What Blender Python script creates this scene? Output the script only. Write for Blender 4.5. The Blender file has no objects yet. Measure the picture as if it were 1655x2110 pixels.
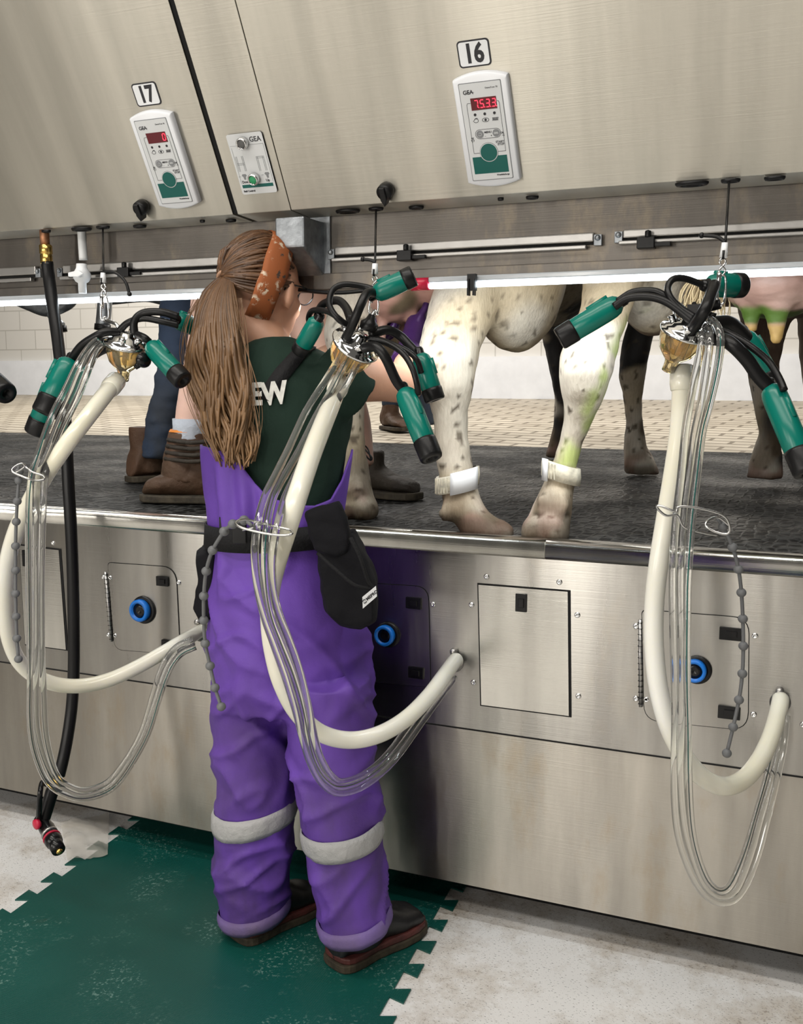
import bpy, bmesh, math, random
from math import sin, cos, pi, radians
from mathutils import Vector, Matrix, noise
random.seed(7)
C = bpy.context.scene.collection
V = Vector
# ------------------------------------------------------------------ camera
FPX, CX, CY, W_, H_ = 2050.0, 827.5, 1055.0, 1655, 2110
YAW, PIT = math.atan(FPX/4841.0), math.atan(275.0/FPX)
CAM = V((0, -2.13, 1.30))
RT = V((cos(YAW), sin(YAW), 0)); FH = V((-sin(YAW), cos(YAW), 0))
FW = FH*cos(PIT) + V((0, 0, -1))*sin(PIT); DN = V((0, 0, -1))*cos(PIT) - FH*sin(PIT)
cd = bpy.data.cameras.new('camera'); cam = bpy.data.objects.new('camera', cd); C.objects.link(cam)
cd.sensor_fit = 'VERTICAL'; cd.sensor_height = 36.0; cd.lens = FPX*36.0/H_; cd.clip_start = 0.02
m3 = Matrix((RT, -DN, -FW)).transposed()
cam.matrix_world = Matrix.Translation(CAM) @ m3.to_4x4()
bpy.context.scene.camera = cam
def ray(x, y): return RT*((x-CX)/FPX) + DN*((y-CY)/FPX) + FW
def P(x, y, Y): d = ray(x, y); return CAM + d*((Y-CAM.y)/d.y)
def PZ(x, y, Z): d = ray(x, y); return CAM + d*((Z-CAM.z)/d.z)
def PF(x, y, s): return CAM + ray(x, y)*s
def dep(p): return (p-CAM).dot(FW)
def mpx(n, p): return n*dep(p)/FPX
def proj(p):
    v = p-CAM; w = v.dot(FW); return CX+FPX*v.dot(RT)/w, CY+FPX*v.dot(DN)/w
ZD = 0.944                                   # deck height (pit floor is z = 0)
# ------------------------------------------------------------------ materials
def nt(name):
    m = bpy.data.materials.new(name); m.use_nodes = True
    t = m.node_tree; b = t.nodes['Principled BSDF']
    return m, t, b
def N(t, typ, **k):
    n = t.nodes.new(typ)
    for a, v in k.items():
        if a in n.inputs.keys() if hasattr(n.inputs, 'keys') else False: n.inputs[a].default_value = v
        else: setattr(n, a, v)
    return n
def setin(n, **k):
    for a, v in k.items(): n.inputs[a.replace('_', ' ')].default_value = v
def rgb(r, g, b): return (r, g, b, 1)
def coords(t, scale=(1, 1, 1), rot=(0, 0, 0), loc=(0, 0, 0), kind='Object'):
    tc = t.nodes.new('ShaderNodeTexCoord'); mp = t.nodes.new('ShaderNodeMapping')
    mp.inputs['Scale'].default_value = scale; mp.inputs['Rotation'].default_value = rot; mp.inputs['Location'].default_value = loc
    t.links.new(tc.outputs[kind], mp.inputs['Vector']); return mp.outputs['Vector']
def noise_n(t, vec, scale=5, detail=4, rough=.55):
    n = t.nodes.new('ShaderNodeTexNoise'); setin(n, Scale=scale, Detail=detail, Roughness=rough)
    if vec is not None: t.links.new(vec, n.inputs['Vector'])
    return n.outputs['Fac']
def ramp(t, fac, stops):
    r = t.nodes.new('ShaderNodeValToRGB'); e = r.color_ramp.elements
    while len(e) < len(stops): e.new(.5)
    for q, (p, c) in zip(e, stops):
        q.position = p; q.color = c if len(c) == 4 else (*c, 1)
    t.links.new(fac, r.inputs['Fac']); return r.outputs['Color']
def mixc(t, fac, a, b, mode='MIX'):
    n = t.nodes.new('ShaderNodeMix'); n.data_type = 'RGBA'; n.blend_type = mode
    for sock, v in ((n.inputs[0], fac), (n.inputs[6], a), (n.inputs[7], b)):
        if isinstance(v, (int, float)): sock.default_value = v
        elif isinstance(v, tuple): sock.default_value = v if len(v) == 4 else (*v, 1)
        else: t.links.new(v, sock)
    return n.outputs[2]
def mathn(t, op, a, b=0.0):
    n = t.nodes.new('ShaderNodeMath'); n.operation = op
    for s, v in ((n.inputs[0], a), (n.inputs[1], b)):
        if isinstance(v, (int, float)): s.default_value = v
        else: t.links.new(v, s)
    return n.outputs[0]
def bump(t, b, h, strength=.2, dist=.01):
    n = t.nodes.new('ShaderNodeBump'); setin(n, Strength=strength, Distance=dist)
    t.links.new(h, n.inputs['Height']); t.links.new(n.outputs['Normal'], b.inputs['Normal'])
def simple(name, col, rough=.5, metal=0, bmp=0, bscale=60, var=0, vscale=8, coat=0, emit=0, sheen=0, trans=0, ior=1.45, sss=0, spec=None):
    m, t, b = nt(name)
    setin(b, Base_Color=rgb(*col), Roughness=rough, Metallic=metal, IOR=ior)
    b.inputs['Coat Weight'].default_value = coat; b.inputs['Transmission Weight'].default_value = trans
    b.inputs['Sheen Weight'].default_value = sheen
    if spec is not None: b.inputs['Specular IOR Level'].default_value = spec
    if sss: b.inputs['Subsurface Weight'].default_value = sss; b.inputs['Subsurface Radius'].default_value = (.01, .006, .004)
    if emit: b.inputs['Emission Color'].default_value = rgb(*col); b.inputs['Emission Strength'].default_value = emit
    if var:
        v = coords(t); f = noise_n(t, v, vscale, 5)
        t.links.new(ramp(t, f, [(.3, tuple(c*(1-var) for c in col)), (.7, tuple(min(1, c*(1+var)) for c in col))]), b.inputs['Base Color'])
    if bmp:
        v = coords(t); bump(t, b, noise_n(t, v, bscale, 4), bmp, .004)
    return m
def steel(name, base=(.60, .58, .53), r0=.24, r1=.38, stain=.0, aniso=.6, wet=0, tang=(0, 0, 1), vs=(7, 7, .9)):
    m, t, b = nt(name)
    setin(b, Metallic=1.0)
    v = coords(t, vs); f = noise_n(t, v, 1.6, 5)
    v2 = coords(t, (3, 3, 420)); g = noise_n(t, v2, 1.0, 2)
    hi = tuple(min(1, c*1.12) for c in base); lo = tuple(c*.80 for c in base)
    col = ramp(t, f, [(.32, lo), (.68, hi)])
    if stain:
        v3 = coords(t, (1, 1, .45)); s = noise_n(t, v3, 9, 8, .7)
        col = mixc(t, ramp(t, s, [(.52, (0, 0, 0)), (.72, (stain,)*3)]), col, (.36, .29, .20))
    t.links.new(col, b.inputs['Base Color'])
    rr = mathn(t, 'MULTIPLY_ADD', f, r1-r0); rr.node.inputs[2].default_value = r0
    t.links.new(rr, b.inputs['Roughness'])
    h = g
    if wet:
        v4 = coords(t, (1, 1, .8)); vo = t.nodes.new('ShaderNodeTexVoronoi'); setin(vo, Scale=75)
        t.links.new(v4, vo.inputs['Vector'])
        drop = ramp(t, vo.outputs['Distance'], [(.0, (1, 1, 1)), (.28, (0, 0, 0))])
        mk = ramp(t, noise_n(t, coords(t), 5, 3), [(.5, (0, 0, 0)), (.62, (1, 1, 1))])
        dm = mixc(t, 1.0, drop, mk, 'MULTIPLY')
        h = mixc(t, wet, g, dm, 'ADD')
    bump(t, b, h, .10, .002)
    b.inputs['Anisotropic'].default_value = aniso
    cv = t.nodes.new('ShaderNodeCombineXYZ')
    for i in range(3): cv.inputs[i].default_value = tang[i]
    t.links.new(cv.outputs[0], b.inputs['Tangent'])
    return m
M = {}
M['hood'] = steel('brushed steel hood', (.485, .463, .405), .34, .44, .04, .85, 0, (0, -.5, .86), (6, .5, .5))
M['strip'] = steel('brushed steel strip', (.56, .52, .44), .28, .42, .35)
M['cab'] = steel('wet steel cabinet', (.375, .362, .335), .22, .36, .22, .85, .32)
M['cablow'] = steel('stained steel base', (.42, .395, .35), .25, .40, .6, .85, .25)
M['rim'] = steel('polished rim', (.58, .57, .53), .16, .28, .05, 0)
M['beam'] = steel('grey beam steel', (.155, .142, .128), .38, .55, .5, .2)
M['galv'] = simple('galvanised', (.30, .32, .34), .42, .85, .3, 40, .35, 30)
M['alu'] = simple('aluminium', (.40, .39, .375), .32, .9, .05, 60, .1)
M['chrome'] = simple('chrome', (.78, .78, .78), .07, 1)
M['zinc'] = simple('zinc wire', (.55, .55, .54), .25, 1)
M['brass'] = simple('brass', (.72, .48, .14), .25, 1)
M['copper'] = simple('weathered copper', (.35, .17, .09), .5, .7, .3, 80, .5, 60)
M['black'] = simple('black rubber', (.006, .006, .0065), .36, 0, .05, 200, spec=.35)
M['blackgloss'] = simple('black gloss', (.006, .006, .0065), .22, spec=.4)
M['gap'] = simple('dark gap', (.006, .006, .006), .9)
M['white'] = simple('white plastic', (.80, .82, .84), .32)
M['face'] = simple('grey face', (.66, .68, .69), .4)
M['bez'] = simple('bezel plastic', (.74, .76, .79), .28)
M['greenp'] = simple('green print', (.0, .10, .085), .35)
M['ink'] = simple('ink', (.02, .02, .025), .5)
M['greyink'] = simple('grey ink', (.22, .23, .24), .5)
M['dred'] = simple('display glass', (.11, .004, .010), .12)
M['led'] = simple('red digits', (1, .03, .06), .5, emit=3.2)
M['redcap'] = simple('red cap', (.50, .015, .05), .3)
M['shell'] = simple('green shell', (.0, .155, .118), .27, 0, .02, 60, .06)
M['shelld'] = M['shell']
M['blue'] = simple('blue plastic', (.01, .17, .62), .28)
M['greenlens'] = simple('green lens', (.03, .30, .12), .2)
M['greylens'] = simple('grey lens', (.10, .10, .10), .2)
M['chain'] = simple('grey chain plastic', (.13, .135, .14), .5)
M['purple'] = None
# amber bowl
m, t, b = nt('amber bowl'); setin(b, Base_Color=rgb(1.0, .80, .42), Roughness=.05, IOR=1.18)
b.inputs['Transmission Weight'].default_value = .90; b.inputs['Coat Weight'].default_value = 1.0; M['amber'] = m
# milky hose
m, t, b = nt('milky silicone hose'); v = coords(t)
setin(b, Roughness=.22, IOR=1.42)
t.links.new(ramp(t, noise_n(t, v, 2.5, 3), [(.35, (.80, .77, .62)), (.65, (.85, .85, .80))]), b.inputs['Base Color'])
b.inputs['Subsurface Weight'].default_value = .25; b.inputs['Subsurface Radius'].default_value = (.02, .018, .012)
b.inputs['Coat Weight'].default_value = .3; M['milk'] = m
# clear tube : thin see-through skin
m, t, b = nt('clear pvc tube'); setin(b, Base_Color=rgb(.94, .95, .93), Roughness=.06, IOR=1.14)
b.inputs['Transmission Weight'].default_value = .94; b.inputs['Coat Weight'].default_value = 1.0; b.inputs['Coat Roughness'].default_value = .08; M['clear'] = m
m, t, b = nt('clear wet film'); setin(b, Base_Color=rgb(.80, .77, .68), Roughness=.25, IOR=1.2)
b.inputs['Transmission Weight'].default_value = .6; b.inputs['Alpha'].default_value = .55; M['film'] = m
m, t, b = nt('frosted white plastic'); setin(b, Base_Color=rgb(.80, .82, .82), Roughness=.3)
b.inputs['Transmission Weight'].default_value = .25; M['frost'] = m
m, t, b = nt('led tube glow'); setin(b, Base_Color=rgb(.9, .95, 1), Roughness=.3)
b.inputs['Emission Color'].default_value = rgb(.86, .95, 1); b.inputs['Emission Strength'].default_value = 9; M['ledtube'] = m
m, t, b = nt('led cover'); setin(b, Base_Color=rgb(.75, .8, .85), Roughness=.15)
b.inputs['Transmission Weight'].default_value = .5; M['ledcover'] = m
# white floor
m, t, b = nt('white floor mat'); v = coords(t)
dirt = ramp(t, noise_n(t, v, 3.0, 10, .72), [(.46, (0, 0, 0)), (.66, (1, 1, 1))])
fine = ramp(t, noise_n(t, v, 70, 5, .8), [(.53, (0, 0, 0)), (.64, (1, 1, 1))])
spec = ramp(t, noise_n(t, coords(t, (1, 2.2, 1), (0, 0, .5)), 160, 2, .5), [(.64, (0, 0, 0)), (.675, (1, 1, 1))])
yel = ramp(t, noise_n(t, coords(t, (1, 1, 1), (0, 0, 0), (3.1, 1.7, 0)), 11, 3), [(.74, (0, 0, 0)), (.80, (1, 1, 1))])
c = mixc(t, mathn(t, 'MULTIPLY', dirt, .75), (.84, .83, .81), (.42, .34, .24))
c = mixc(t, mathn(t, 'MULTIPLY', mathn(t, 'MULTIPLY', fine, dirt), .9), c, (.16, .10, .05))
c = mixc(t, mathn(t, 'MULTIPLY', yel, .6), c, (.62, .36, .06))
c = mixc(t, mathn(t, 'MULTIPLY', spec, .75), c, (.05, .045, .035))
t.links.new(c, b.inputs['Base Color']); setin(b, Roughness=.5); bump(t, b, noise_n(t, v, 350, 2), .15, .002); M['floor'] = m
# green rubber mat
m, t, b = nt('green rubber mat'); v = coords(t)
vo = t.nodes.new('ShaderNodeTexVoronoi'); setin(vo, Scale=210, Randomness=.15); t.links.new(v, vo.inputs['Vector'])
c = ramp(t, noise_n(t, v, 2.0, 4), [(.3, (.002, .062, .050)), (.7, (.004, .088, .070))])
sp = ramp(t, noise_n(t, v, 140, 2), [(.57, (0, 0, 0)), (.66, (1, 1, 1))])
mk = ramp(t, noise_n(t, v, 4.5, 5), [(.50, (0, 0, 0)), (.60, (1, 1, 1))])
c = mixc(t, mathn(t, 'MULTIPLY', sp, mathn(t, 'MULTIPLY', mk, .38)), c, (.30, .48, .42))
c = mixc(t, mathn(t, 'MULTIPLY', ramp(t, vo.outputs['Distance'], [(.0, (1, 1, 1)), (.35, (0, 0, 0))]), mathn(t, 'MULTIPLY', mk, .22)), c, (.16, .36, .30))
st = ramp(t, noise_n(t, coords(t, (1, 1, 1), (0, 0, 0), (.6, .25, 0)), 8, 4), [(.67, (0, 0, 0)), (.78, (1, 1, 1))])
c = mixc(t, mathn(t, 'MULTIPLY', st, .6), c, (.045, .04, .015))
t.links.new(c, b.inputs['Base Color']); setin(b, Roughness=.42); bump(t, b, vo.outputs['Distance'], .25, .003); M['matg'] = m
# black deck mat : wet, hex dimples
m, t, b = nt('wet black deck mat'); v = coords(t, (1, .62, 1))
vo = t.nodes.new('ShaderNodeTexVoronoi'); vo.feature = 'DISTANCE_TO_EDGE'; setin(vo, Scale=38, Randomness=.55); t.links.new(v, vo.inputs['Vector'])
cell = ramp(t, vo.outputs['Distance'], [(.02, (1, 1, 1)), (.16, (0, 0, 0))])
pud = ramp(t, noise_n(t, coords(t), 2.2, 5), [(.42, (0, 0, 0)), (.62, (1, 1, 1))])
c = mixc(t, cell, (.003, .003, .003), (.045, .045, .043))  # cell edges coloured lighter to imitate their wet shine
c = mixc(t, mathn(t, 'MULTIPLY', ramp(t, noise_n(t, coords(t), 6, 8, .7), [(.56, (0, 0, 0)), (.72, (1, 1, 1))]), .4), c, (.045, .036, .02))
t.links.new(c, b.inputs['Base Color'])
rr = mathn(t, 'MULTIPLY_ADD', pud, -.28); rr.node.inputs[2].default_value = .58
t.links.new(rr, b.inputs['Roughness'])
bump(t, b, mixc(t, .5, cell, noise_n(t, coords(t), 120, 4), 'ADD'), .8, .008); b.inputs['Specular IOR Level'].default_value = .06; M['deck'] = m
# grooved concrete
m, t, b = nt('grooved concrete'); v = coords(t, (1, 1, 1), (0, 0, radians(8)))
br = t.nodes.new('ShaderNodeTexBrick'); setin(br, Scale=1.0, Mortar_Size=.013); br.offset = .5
br.inputs['Brick Width'].default_value = .26; br.inputs['Row Height'].default_value = .115
br.inputs['Color1'].default_value = rgb(.42, .37, .29); br.inputs['Color2'].default_value = rgb(.37, .325, .25); br.inputs['Mortar'].default_value = rgb(.13, .105, .07)
t.links.new(v, br.inputs['Vector'])
c = mixc(t, mathn(t, 'MULTIPLY', ramp(t, noise_n(t, coords(t), 1.6, 7, .65), [(.45, (0, 0, 0)), (.68, (1, 1, 1))]), .55), br.outputs['Color'], (.13, .10, .06))
t.links.new(c, b.inputs['Base Color']); setin(b, Roughness=.55); bump(t, b, br.outputs['Fac'], -.4, .01); M['conc'] = m
# block wall
m, t, b = nt('painted block wall'); v = coords(t, (1, 1, 1), (radians(90), 0, 0))
br = t.nodes.new('ShaderNodeTexBrick'); setin(br, Scale=1.0, Mortar_Size=.006); br.offset = .5
br.inputs['Brick Width'].default_value = .40; br.inputs['Row Height'].default_value = .20
br.inputs['Color1'].default_value = rgb(.60, .575, .53); br.inputs['Color2'].default_value = rgb(.57, .55, .505); br.inputs['Mortar'].default_value = rgb(.42, .40, .36)
t.links.new(v, br.inputs['Vector']); t.links.new(br.outputs['Color'], b.inputs['Base Color']); setin(b, Roughness=.5); M['block'] = m
M['base'] = simple('white wall base', (.72, .73, .75), .45, var=.05)
M['wallgrey'] = simple('grey wall', (.26, .25, .23), .7)
# fabric
def cloth(name, col, dirty=None, dz=(0, 0), rough=.75, bs=.25, scale=26, cr=None):
    m, t, b = nt(name); v = coords(t)
    c = ramp(t, noise_n(t, v, 6, 5), [(.3, tuple(x*.86 for x in col)), (.7, tuple(min(1, x*1.10) for x in col))])
    if dirty:  # tint by height: dirt, and on the overalls painted shade too
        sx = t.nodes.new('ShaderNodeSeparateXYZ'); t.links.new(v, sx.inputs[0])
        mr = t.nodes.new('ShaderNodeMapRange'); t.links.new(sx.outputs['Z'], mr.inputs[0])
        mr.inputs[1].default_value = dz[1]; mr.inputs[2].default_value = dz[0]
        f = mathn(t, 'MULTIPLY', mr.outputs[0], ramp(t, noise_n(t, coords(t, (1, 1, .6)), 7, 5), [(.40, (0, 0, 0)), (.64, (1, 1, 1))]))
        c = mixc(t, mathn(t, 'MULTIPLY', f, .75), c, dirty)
    t.links.new(c, b.inputs['Base Color']); setin(b, Roughness=rough)
    b.inputs['Specular IOR Level'].default_value = .25
    h = mixc(t, .12, noise_n(t, v, scale, 4), noise_n(t, v, 700, 1), 'ADD')
    bump(t, b, h, bs, .012); return m
M['purple'] = cloth('purple overalls', (.135, .060, .37), (.060, .040, .060), (.05, .95), .55, .22, 22)  # darker low down: mud together with leg shadow painted into the cloth
M['purpled'] = cloth('purple hem', (.19, .13, .36), (.12, .09, .11), (.0, .5), .6, .25, 40)
M['shirt'] = cloth('dark green shirt', (.010, .026, .018), rough=.85, bs=.3, scale=22)
M['blackcloth'] = cloth('black canvas', (.004, .004, .006), rough=.85, bs=.35, scale=30)
M['web'] = cloth('black webbing', (.007, .007, .008), rough=.7, bs=.3, scale=150)
M['reflect'] = cloth('silver reflective tape', (.42, .42, .42), rough=.38, bs=.5, scale=45)
M['denim'] = cloth('dirty denim', (.030, .046, .080), (.06, .05, .025), (ZD, ZD+.45), .8, .3, 25)
M['sock'] = cloth('grey ribbed sock', (.42, .44, .48), rough=.9, bs=.4, scale=90)
M['leather'] = cloth('muddy brown leather', (.085, .045, .026), (.05, .04, .025), (ZD, ZD+.2), .6, .4, 40)
M['leatherd'] = cloth('muddy dark boot', (.035, .028, .022), (.06, .045, .025), (ZD, ZD+.2), .7, .6, 40)
M['orangec'] = simple('orange lining', (.62, .20, .03), .6)
M['bootblk'] = simple('black rubber boot', (.012, .012, .013), .45, 0, .2, 30, .4, 20)
M['bootred'] = simple('dirty red midsole', (.085, .022, .019), .6, 0, .3, 40, .45, 25)
M['bootmud'] = simple('muddy outsole', (.045, .035, .022), .8, 0, .5, 60, .5, 40)
def skin(name, col):
    m, t, b = nt(name); v = coords(t)
    t.links.new(ramp(t, noise_n(t, v, 14, 5), [(.3, tuple(x*.88 for x in col)), (.7, tuple(min(1, x*1.08) for x in col))]), b.inputs['Base Color'])
    setin(b, Roughness=.48); b.inputs['Subsurface Weight'].default_value = .12; b.inputs['Subsurface Radius'].default_value = (.012, .005, .003)
    bump(t, b, noise_n(t, v, 220, 2), .08, .002); return m
M['skin'] = skin('skin', (.56, .305, .20)); M['skinp'] = skin('pale skin', (.60, .38, .30))
M['glove'] = simple('purple nitrile glove', (.040, .012, .075), .35, 0, .2, 60)
# vertex painted hide
def vcol(name, rough=.7, bs=.5, sc=(160, 160, 30), nsc=1.0):
    m, t, b = nt(name); a = t.nodes.new('ShaderNodeAttribute'); a.attribute_name = 'Col'
    f = noise_n(t, coords(t, sc), nsc, 4, .6)
    c = mixc(t, .55, a.outputs['Color'], ramp(t, f, [(.25, (.55, .52, .48)), (.75, (1, 1, 1))]), 'MULTIPLY')
    t.links.new(c, b.inputs['Base Color']); setin(b, Roughness=rough); bump(t, b, f, bs, .004); return m
M['hide'] = vcol('cow hide'); M['hair'] = vcol('brown hair', .42, .25, (90, 90, 14), 2.0)
M['udder'] = vcol('udder skin', .5, .35, (26, 26, 50), 1.0)
m, t, b = nt('orange floral headband'); v = coords(t)
vo = t.nodes.new('ShaderNodeTexVoronoi'); setin(vo, Scale=34); t.links.new(v, vo.inputs['Vector'])
pet = noise_n(t, coords(t, (1, 1, 1), (0, .6, .4)), 75, 3, .6)
msk = ramp(t, vo.outputs['Distance'], [(.36, (1, 1, 1)), (.55, (0, 0, 0))])
f1 = mathn(t, 'MULTIPLY', msk, ramp(t, pet, [(.50, (0, 0, 0)), (.56, (1, 1, 1))]))
c = mixc(t, f1, (.29, .082, .020), (.60, .50, .38))
f2 = ramp(t, noise_n(t, coords(t, (1, 1, 1), (.5, 0, 1)), 55, 3), [(.63, (0, 0, 0)), (.68, (1, 1, 1))])
c = mixc(t, f2, c, (.045, .035, .03)); t.links.new(c, b.inputs['Base Color']); setin(b, Roughness=.75); M['band'] = m
# ------------------------------------------------------------------ mesh helpers
def frames(pts):
    T = []
    for i in range(len(pts)):
        a = pts[max(i-1, 0)]; b = pts[min(i+1, len(pts)-1)]
        d = (b-a); T.append(d.normalized() if d.length > 1e-9 else V((0, 0, 1)))
    up = V((0, 0, 1)) if abs(T[0].z) < .9 else V((0, 1, 0))
    n = (up - T[0]*up.dot(T[0])).normalized(); out = []
    for tt in T:
        n = (n - tt*n.dot(tt)); n = n.normalized() if n.length > 1e-6 else V((1, 0, 0))
        out.append((tt, n, tt.cross(n)))
    return out
def crom(pts, k=6):
    pts = [V(p) for p in pts]
    if len(pts) < 3 or k < 2: return pts
    out = []
    for i in range(len(pts)-1):
        p1, p2 = pts[i], pts[i+1]
        p0 = pts[i-1] if i else p1*2-p2
        p3 = pts[i+2] if i+2 < len(pts) else p2*2-p1
        for j in range(k):
            u = j/k
            out.append(.5*((2*p1) + (p2-p0)*u + (2*p0-5*p1+4*p2-p3)*u*u + (3*p1-p0-3*p2+p3)*u*u*u))
    out.append(pts[-1]); return out
def lerp_list(vals, n):
    if isinstance(vals, (int, float)): return [vals]*n
    L = len(vals)-1; out = []
    for i in range(n):
        x = i/(n-1)*L if n > 1 else 0; a = min(int(x), L-1) if L else 0
        out.append(vals[a]+(vals[min(a+1, L)]-vals[a])*(x-a))
    return out
def loft(bm, rings, cap=True, closed=True, mi=0):
    vs = [[bm.verts.new(p) for p in r] for r in rings]; n = len(rings[0]); fs = []
    for i in range(len(vs)-1):
        for j in range(n if closed else n-1):
            k = (j+1) % n
            try: fs.append(bm.faces.new((vs[i][j], vs[i][k], vs[i+1][k], vs[i+1][j])))
            except ValueError: pass
    if cap and closed:
        for r in (vs[0][::-1], vs[-1]):
            try: fs.append(bm.faces.new(r))
            except ValueError: pass
    for f in fs: f.material_index = mi; f.smooth = True
    return vs
def tube(bm, pts, rad, n=12, cap=True, k=6, mi=0, smooth=True):
    q = crom(pts, k) if smooth else [V(p) for p in pts]
    rr = lerp_list(rad, len(q)); fr = frames(q); rings = []
    for p, r, (tt, a, b) in zip(q, rr, fr):
        rings.append([p + (a*cos(2*pi*j/n)+b*sin(2*pi*j/n))*r for j in range(n)])
    loft(bm, rings, cap, mi=mi); return q
def lathe(bm, prof, o, axis, n=24, mi=0, cap=True):
    o = V(o); ax = V(axis).normalized(); up = V((0, 0, 1)) if abs(ax.z) < .9 else V((1, 0, 0))
    a = (up-ax*up.dot(ax)).normalized(); b = ax.cross(a)
    loft(bm, [[o+ax*h+(a*cos(2*pi*j/n)+b*sin(2*pi*j/n))*max(r, 1e-5) for j in range(n)] for r, h in prof], cap, mi=mi)
def ball(bm, c, rx, ry=None, rz=None, X=V((1, 0, 0)), Y=V((0, 1, 0)), Z=V((0, 0, 1)), n=20, m=12, mi=0):
    ry = ry or rx; rz = rz or rx; c = V(c)
    rings = []
    for i in range(m+1):
        a = -pi/2+pi*i/m; rr = max(cos(a), 1e-3)
        rings.append([c + X*(rx*rr*cos(2*pi*j/n)) + Y*(ry*rr*sin(2*pi*j/n)) + Z*(rz*sin(a)) for j in range(n)])
    loft(bm, rings, True, mi=mi)
def box(bm, c, s, X=V((1, 0, 0)), Y=V((0, 1, 0)), Z=V((0, 0, 1)), mi=0):
    c = V(c); vs = [bm.verts.new(c+X*(sx*s[0]/2)+Y*(sy*s[1]/2)+Z*(sz*s[2]/2)) for sx in (-1, 1) for sy in (-1, 1) for sz in (-1, 1)]
    for f in ((0, 1, 3, 2), (4, 6, 7, 5), (0, 4, 5, 1), (2, 3, 7, 6), (0, 2, 6, 4), (1, 5, 7, 3)):
        bm.faces.new([vs[i] for i in f]).material_index = mi
def prism(bm, poly, d, mi=0):
    """closed polygon (list of Vector) extruded along vector d"""
    a = [bm.verts.new(p) for p in poly]; b = [bm.verts.new(p+d) for p in poly]; n = len(a)
    bm.faces.new(a[::-1]).material_index = mi; bm.faces.new(b).material_index = mi
    for i in range(n):
        bm.faces.new((a[i], a[(i+1) % n], b[(i+1) % n], b[i])).material_index = mi
def rrect(w, h, r, n=5):
    out = []
    for cx, cy, a0 in ((w/2-r, h/2-r, 0), (-w/2+r, h/2-r, 90), (-w/2+r, -h/2+r, 180), (w/2-r, -h/2+r, 270)):
        for i in range(n+1):
            a = radians(a0+90*i/n); out.append((cx+r*cos(a), cy+r*sin(a)))
    return out
BM = bmesh.new
def finish(name, bm, mats, parent=None, bevel=0, smooth=None, seg=2):
    bmesh.ops.recalc_face_normals(bm, faces=bm.faces)
    me = bpy.data.meshes.new(name); bm.to_mesh(me); bm.free()
    for x in (mats if isinstance(mats, (list, tuple)) else [mats]): me.materials.append(x)
    if smooth: me.polygons.foreach_set('use_smooth', [True]*len(me.polygons))
    o = bpy.data.objects.new(name, me); C.objects.link(o); adopt(o, parent)
    if bevel:
        b = o.modifiers.new('bevel', 'BEVEL'); b.width = bevel; b.segments = seg; b.limit_method = 'ANGLE'; b.angle_limit = radians(40)
    return o
def adopt(o, parent):
    if parent is not None:
        o.parent = parent
        if parent.type == 'EMPTY': o.matrix_parent_inverse = Matrix.Translation(-parent.location)
def thing(name, label, cat, loc=(0, 0, 0), group=None):
    o = bpy.data.objects.new(name, None); C.objects.link(o); o.location = loc; o.empty_display_size = .05
    return tag(o, label, cat, group)
def tag(o, label, cat, group=None):
    o['label'] = label; o['category'] = cat
    if group: o['group'] = group
    return o
def struct(name, bm, mat, **k):
    o = finish(name, bm, mat, **k); o['kind'] = 'structure'; return o
def bake(me_obj):
    dg = bpy.context.evaluated_depsgraph_get(); dg.update()
    me = bpy.data.meshes.new_from_object(me_obj.evaluated_get(dg)); old = me_obj.data
    nm = old.name; bpy.data.objects.remove(me_obj); bpy.data.meshes.remove(old); me.name = nm; return me
def fuse(name, bm, mats, parent=None, voxel=.008, smooth=6, wrinkle=None, paint=None, sf=.5):
    """join overlapping closed shells of bm into one continuous skin"""
    bmesh.ops.recalc_face_normals(bm, faces=bm.faces)
    me = bpy.data.meshes.new(name); bm.to_mesh(me); bm.free()
    o = bpy.data.objects.new(name, me); C.objects.link(o)
    r = o.modifiers.new('r', 'REMESH'); r.mode = 'VOXEL'; r.voxel_size = voxel
    if smooth: s = o.modifiers.new('s', 'SMOOTH'); s.iterations = smooth; s.factor = sf
    me = bake(o)
    if wrinkle:
        nn = [v.normal.copy() for v in me.vertices]
        for v, n in zip(me.vertices, nn): v.co += n*wrinkle(v.co)
    for x in (mats if isinstance(mats, (list, tuple)) else [mats]): me.materials.append(x)
    me.polygons.foreach_set('use_smooth', [True]*len(me.polygons))
    if paint: paint_mesh(me, paint)
    o = bpy.data.objects.new(name, me); C.objects.link(o); adopt(o, parent); return o
def paint_mesh(me, fn):
    a = me.color_attributes.new('Col', 'FLOAT_COLOR', 'POINT')
    for i, v in enumerate(me.vertices):
        c = fn(v.co); a.data[i].color = (c[0], c[1], c[2], 1)
def text(name, s, mat, M4, size, parent=None, align='CENTER', bold=0, sx=1, kind=None, shear=0, ext=.0002):
    cu = bpy.data.curves.new(name, 'FONT'); cu.body = s; cu.size = size; cu.align_x = align; cu.align_y = 'CENTER'
    cu.offset = bold; cu.extrude = ext; cu.shear = shear; cu.resolution_u = 3; cu.space_line = .85
    o = bpy.data.objects.new(name, cu); C.objects.link(o); me = bake2(o, cu)
    me.transform(M4 @ Matrix.Diagonal((sx, 1, 1, 1))); me.materials.clear(); me.materials.append(mat)
    o = bpy.data.objects.new(name, me); C.objects.link(o); adopt(o, parent); return o
def bake2(o, cu):
    dg = bpy.context.evaluated_depsgraph_get(); dg.update()
    me = bpy.data.meshes.new_from_object(o.evaluated_get(dg)); bpy.data.objects.remove(o); bpy.data.curves.remove(cu); return me
def nz(p, s, seed=0): return noise.noise(V((p[0]*s+seed, p[1]*s+seed*1.7, p[2]*s-seed)))
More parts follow.
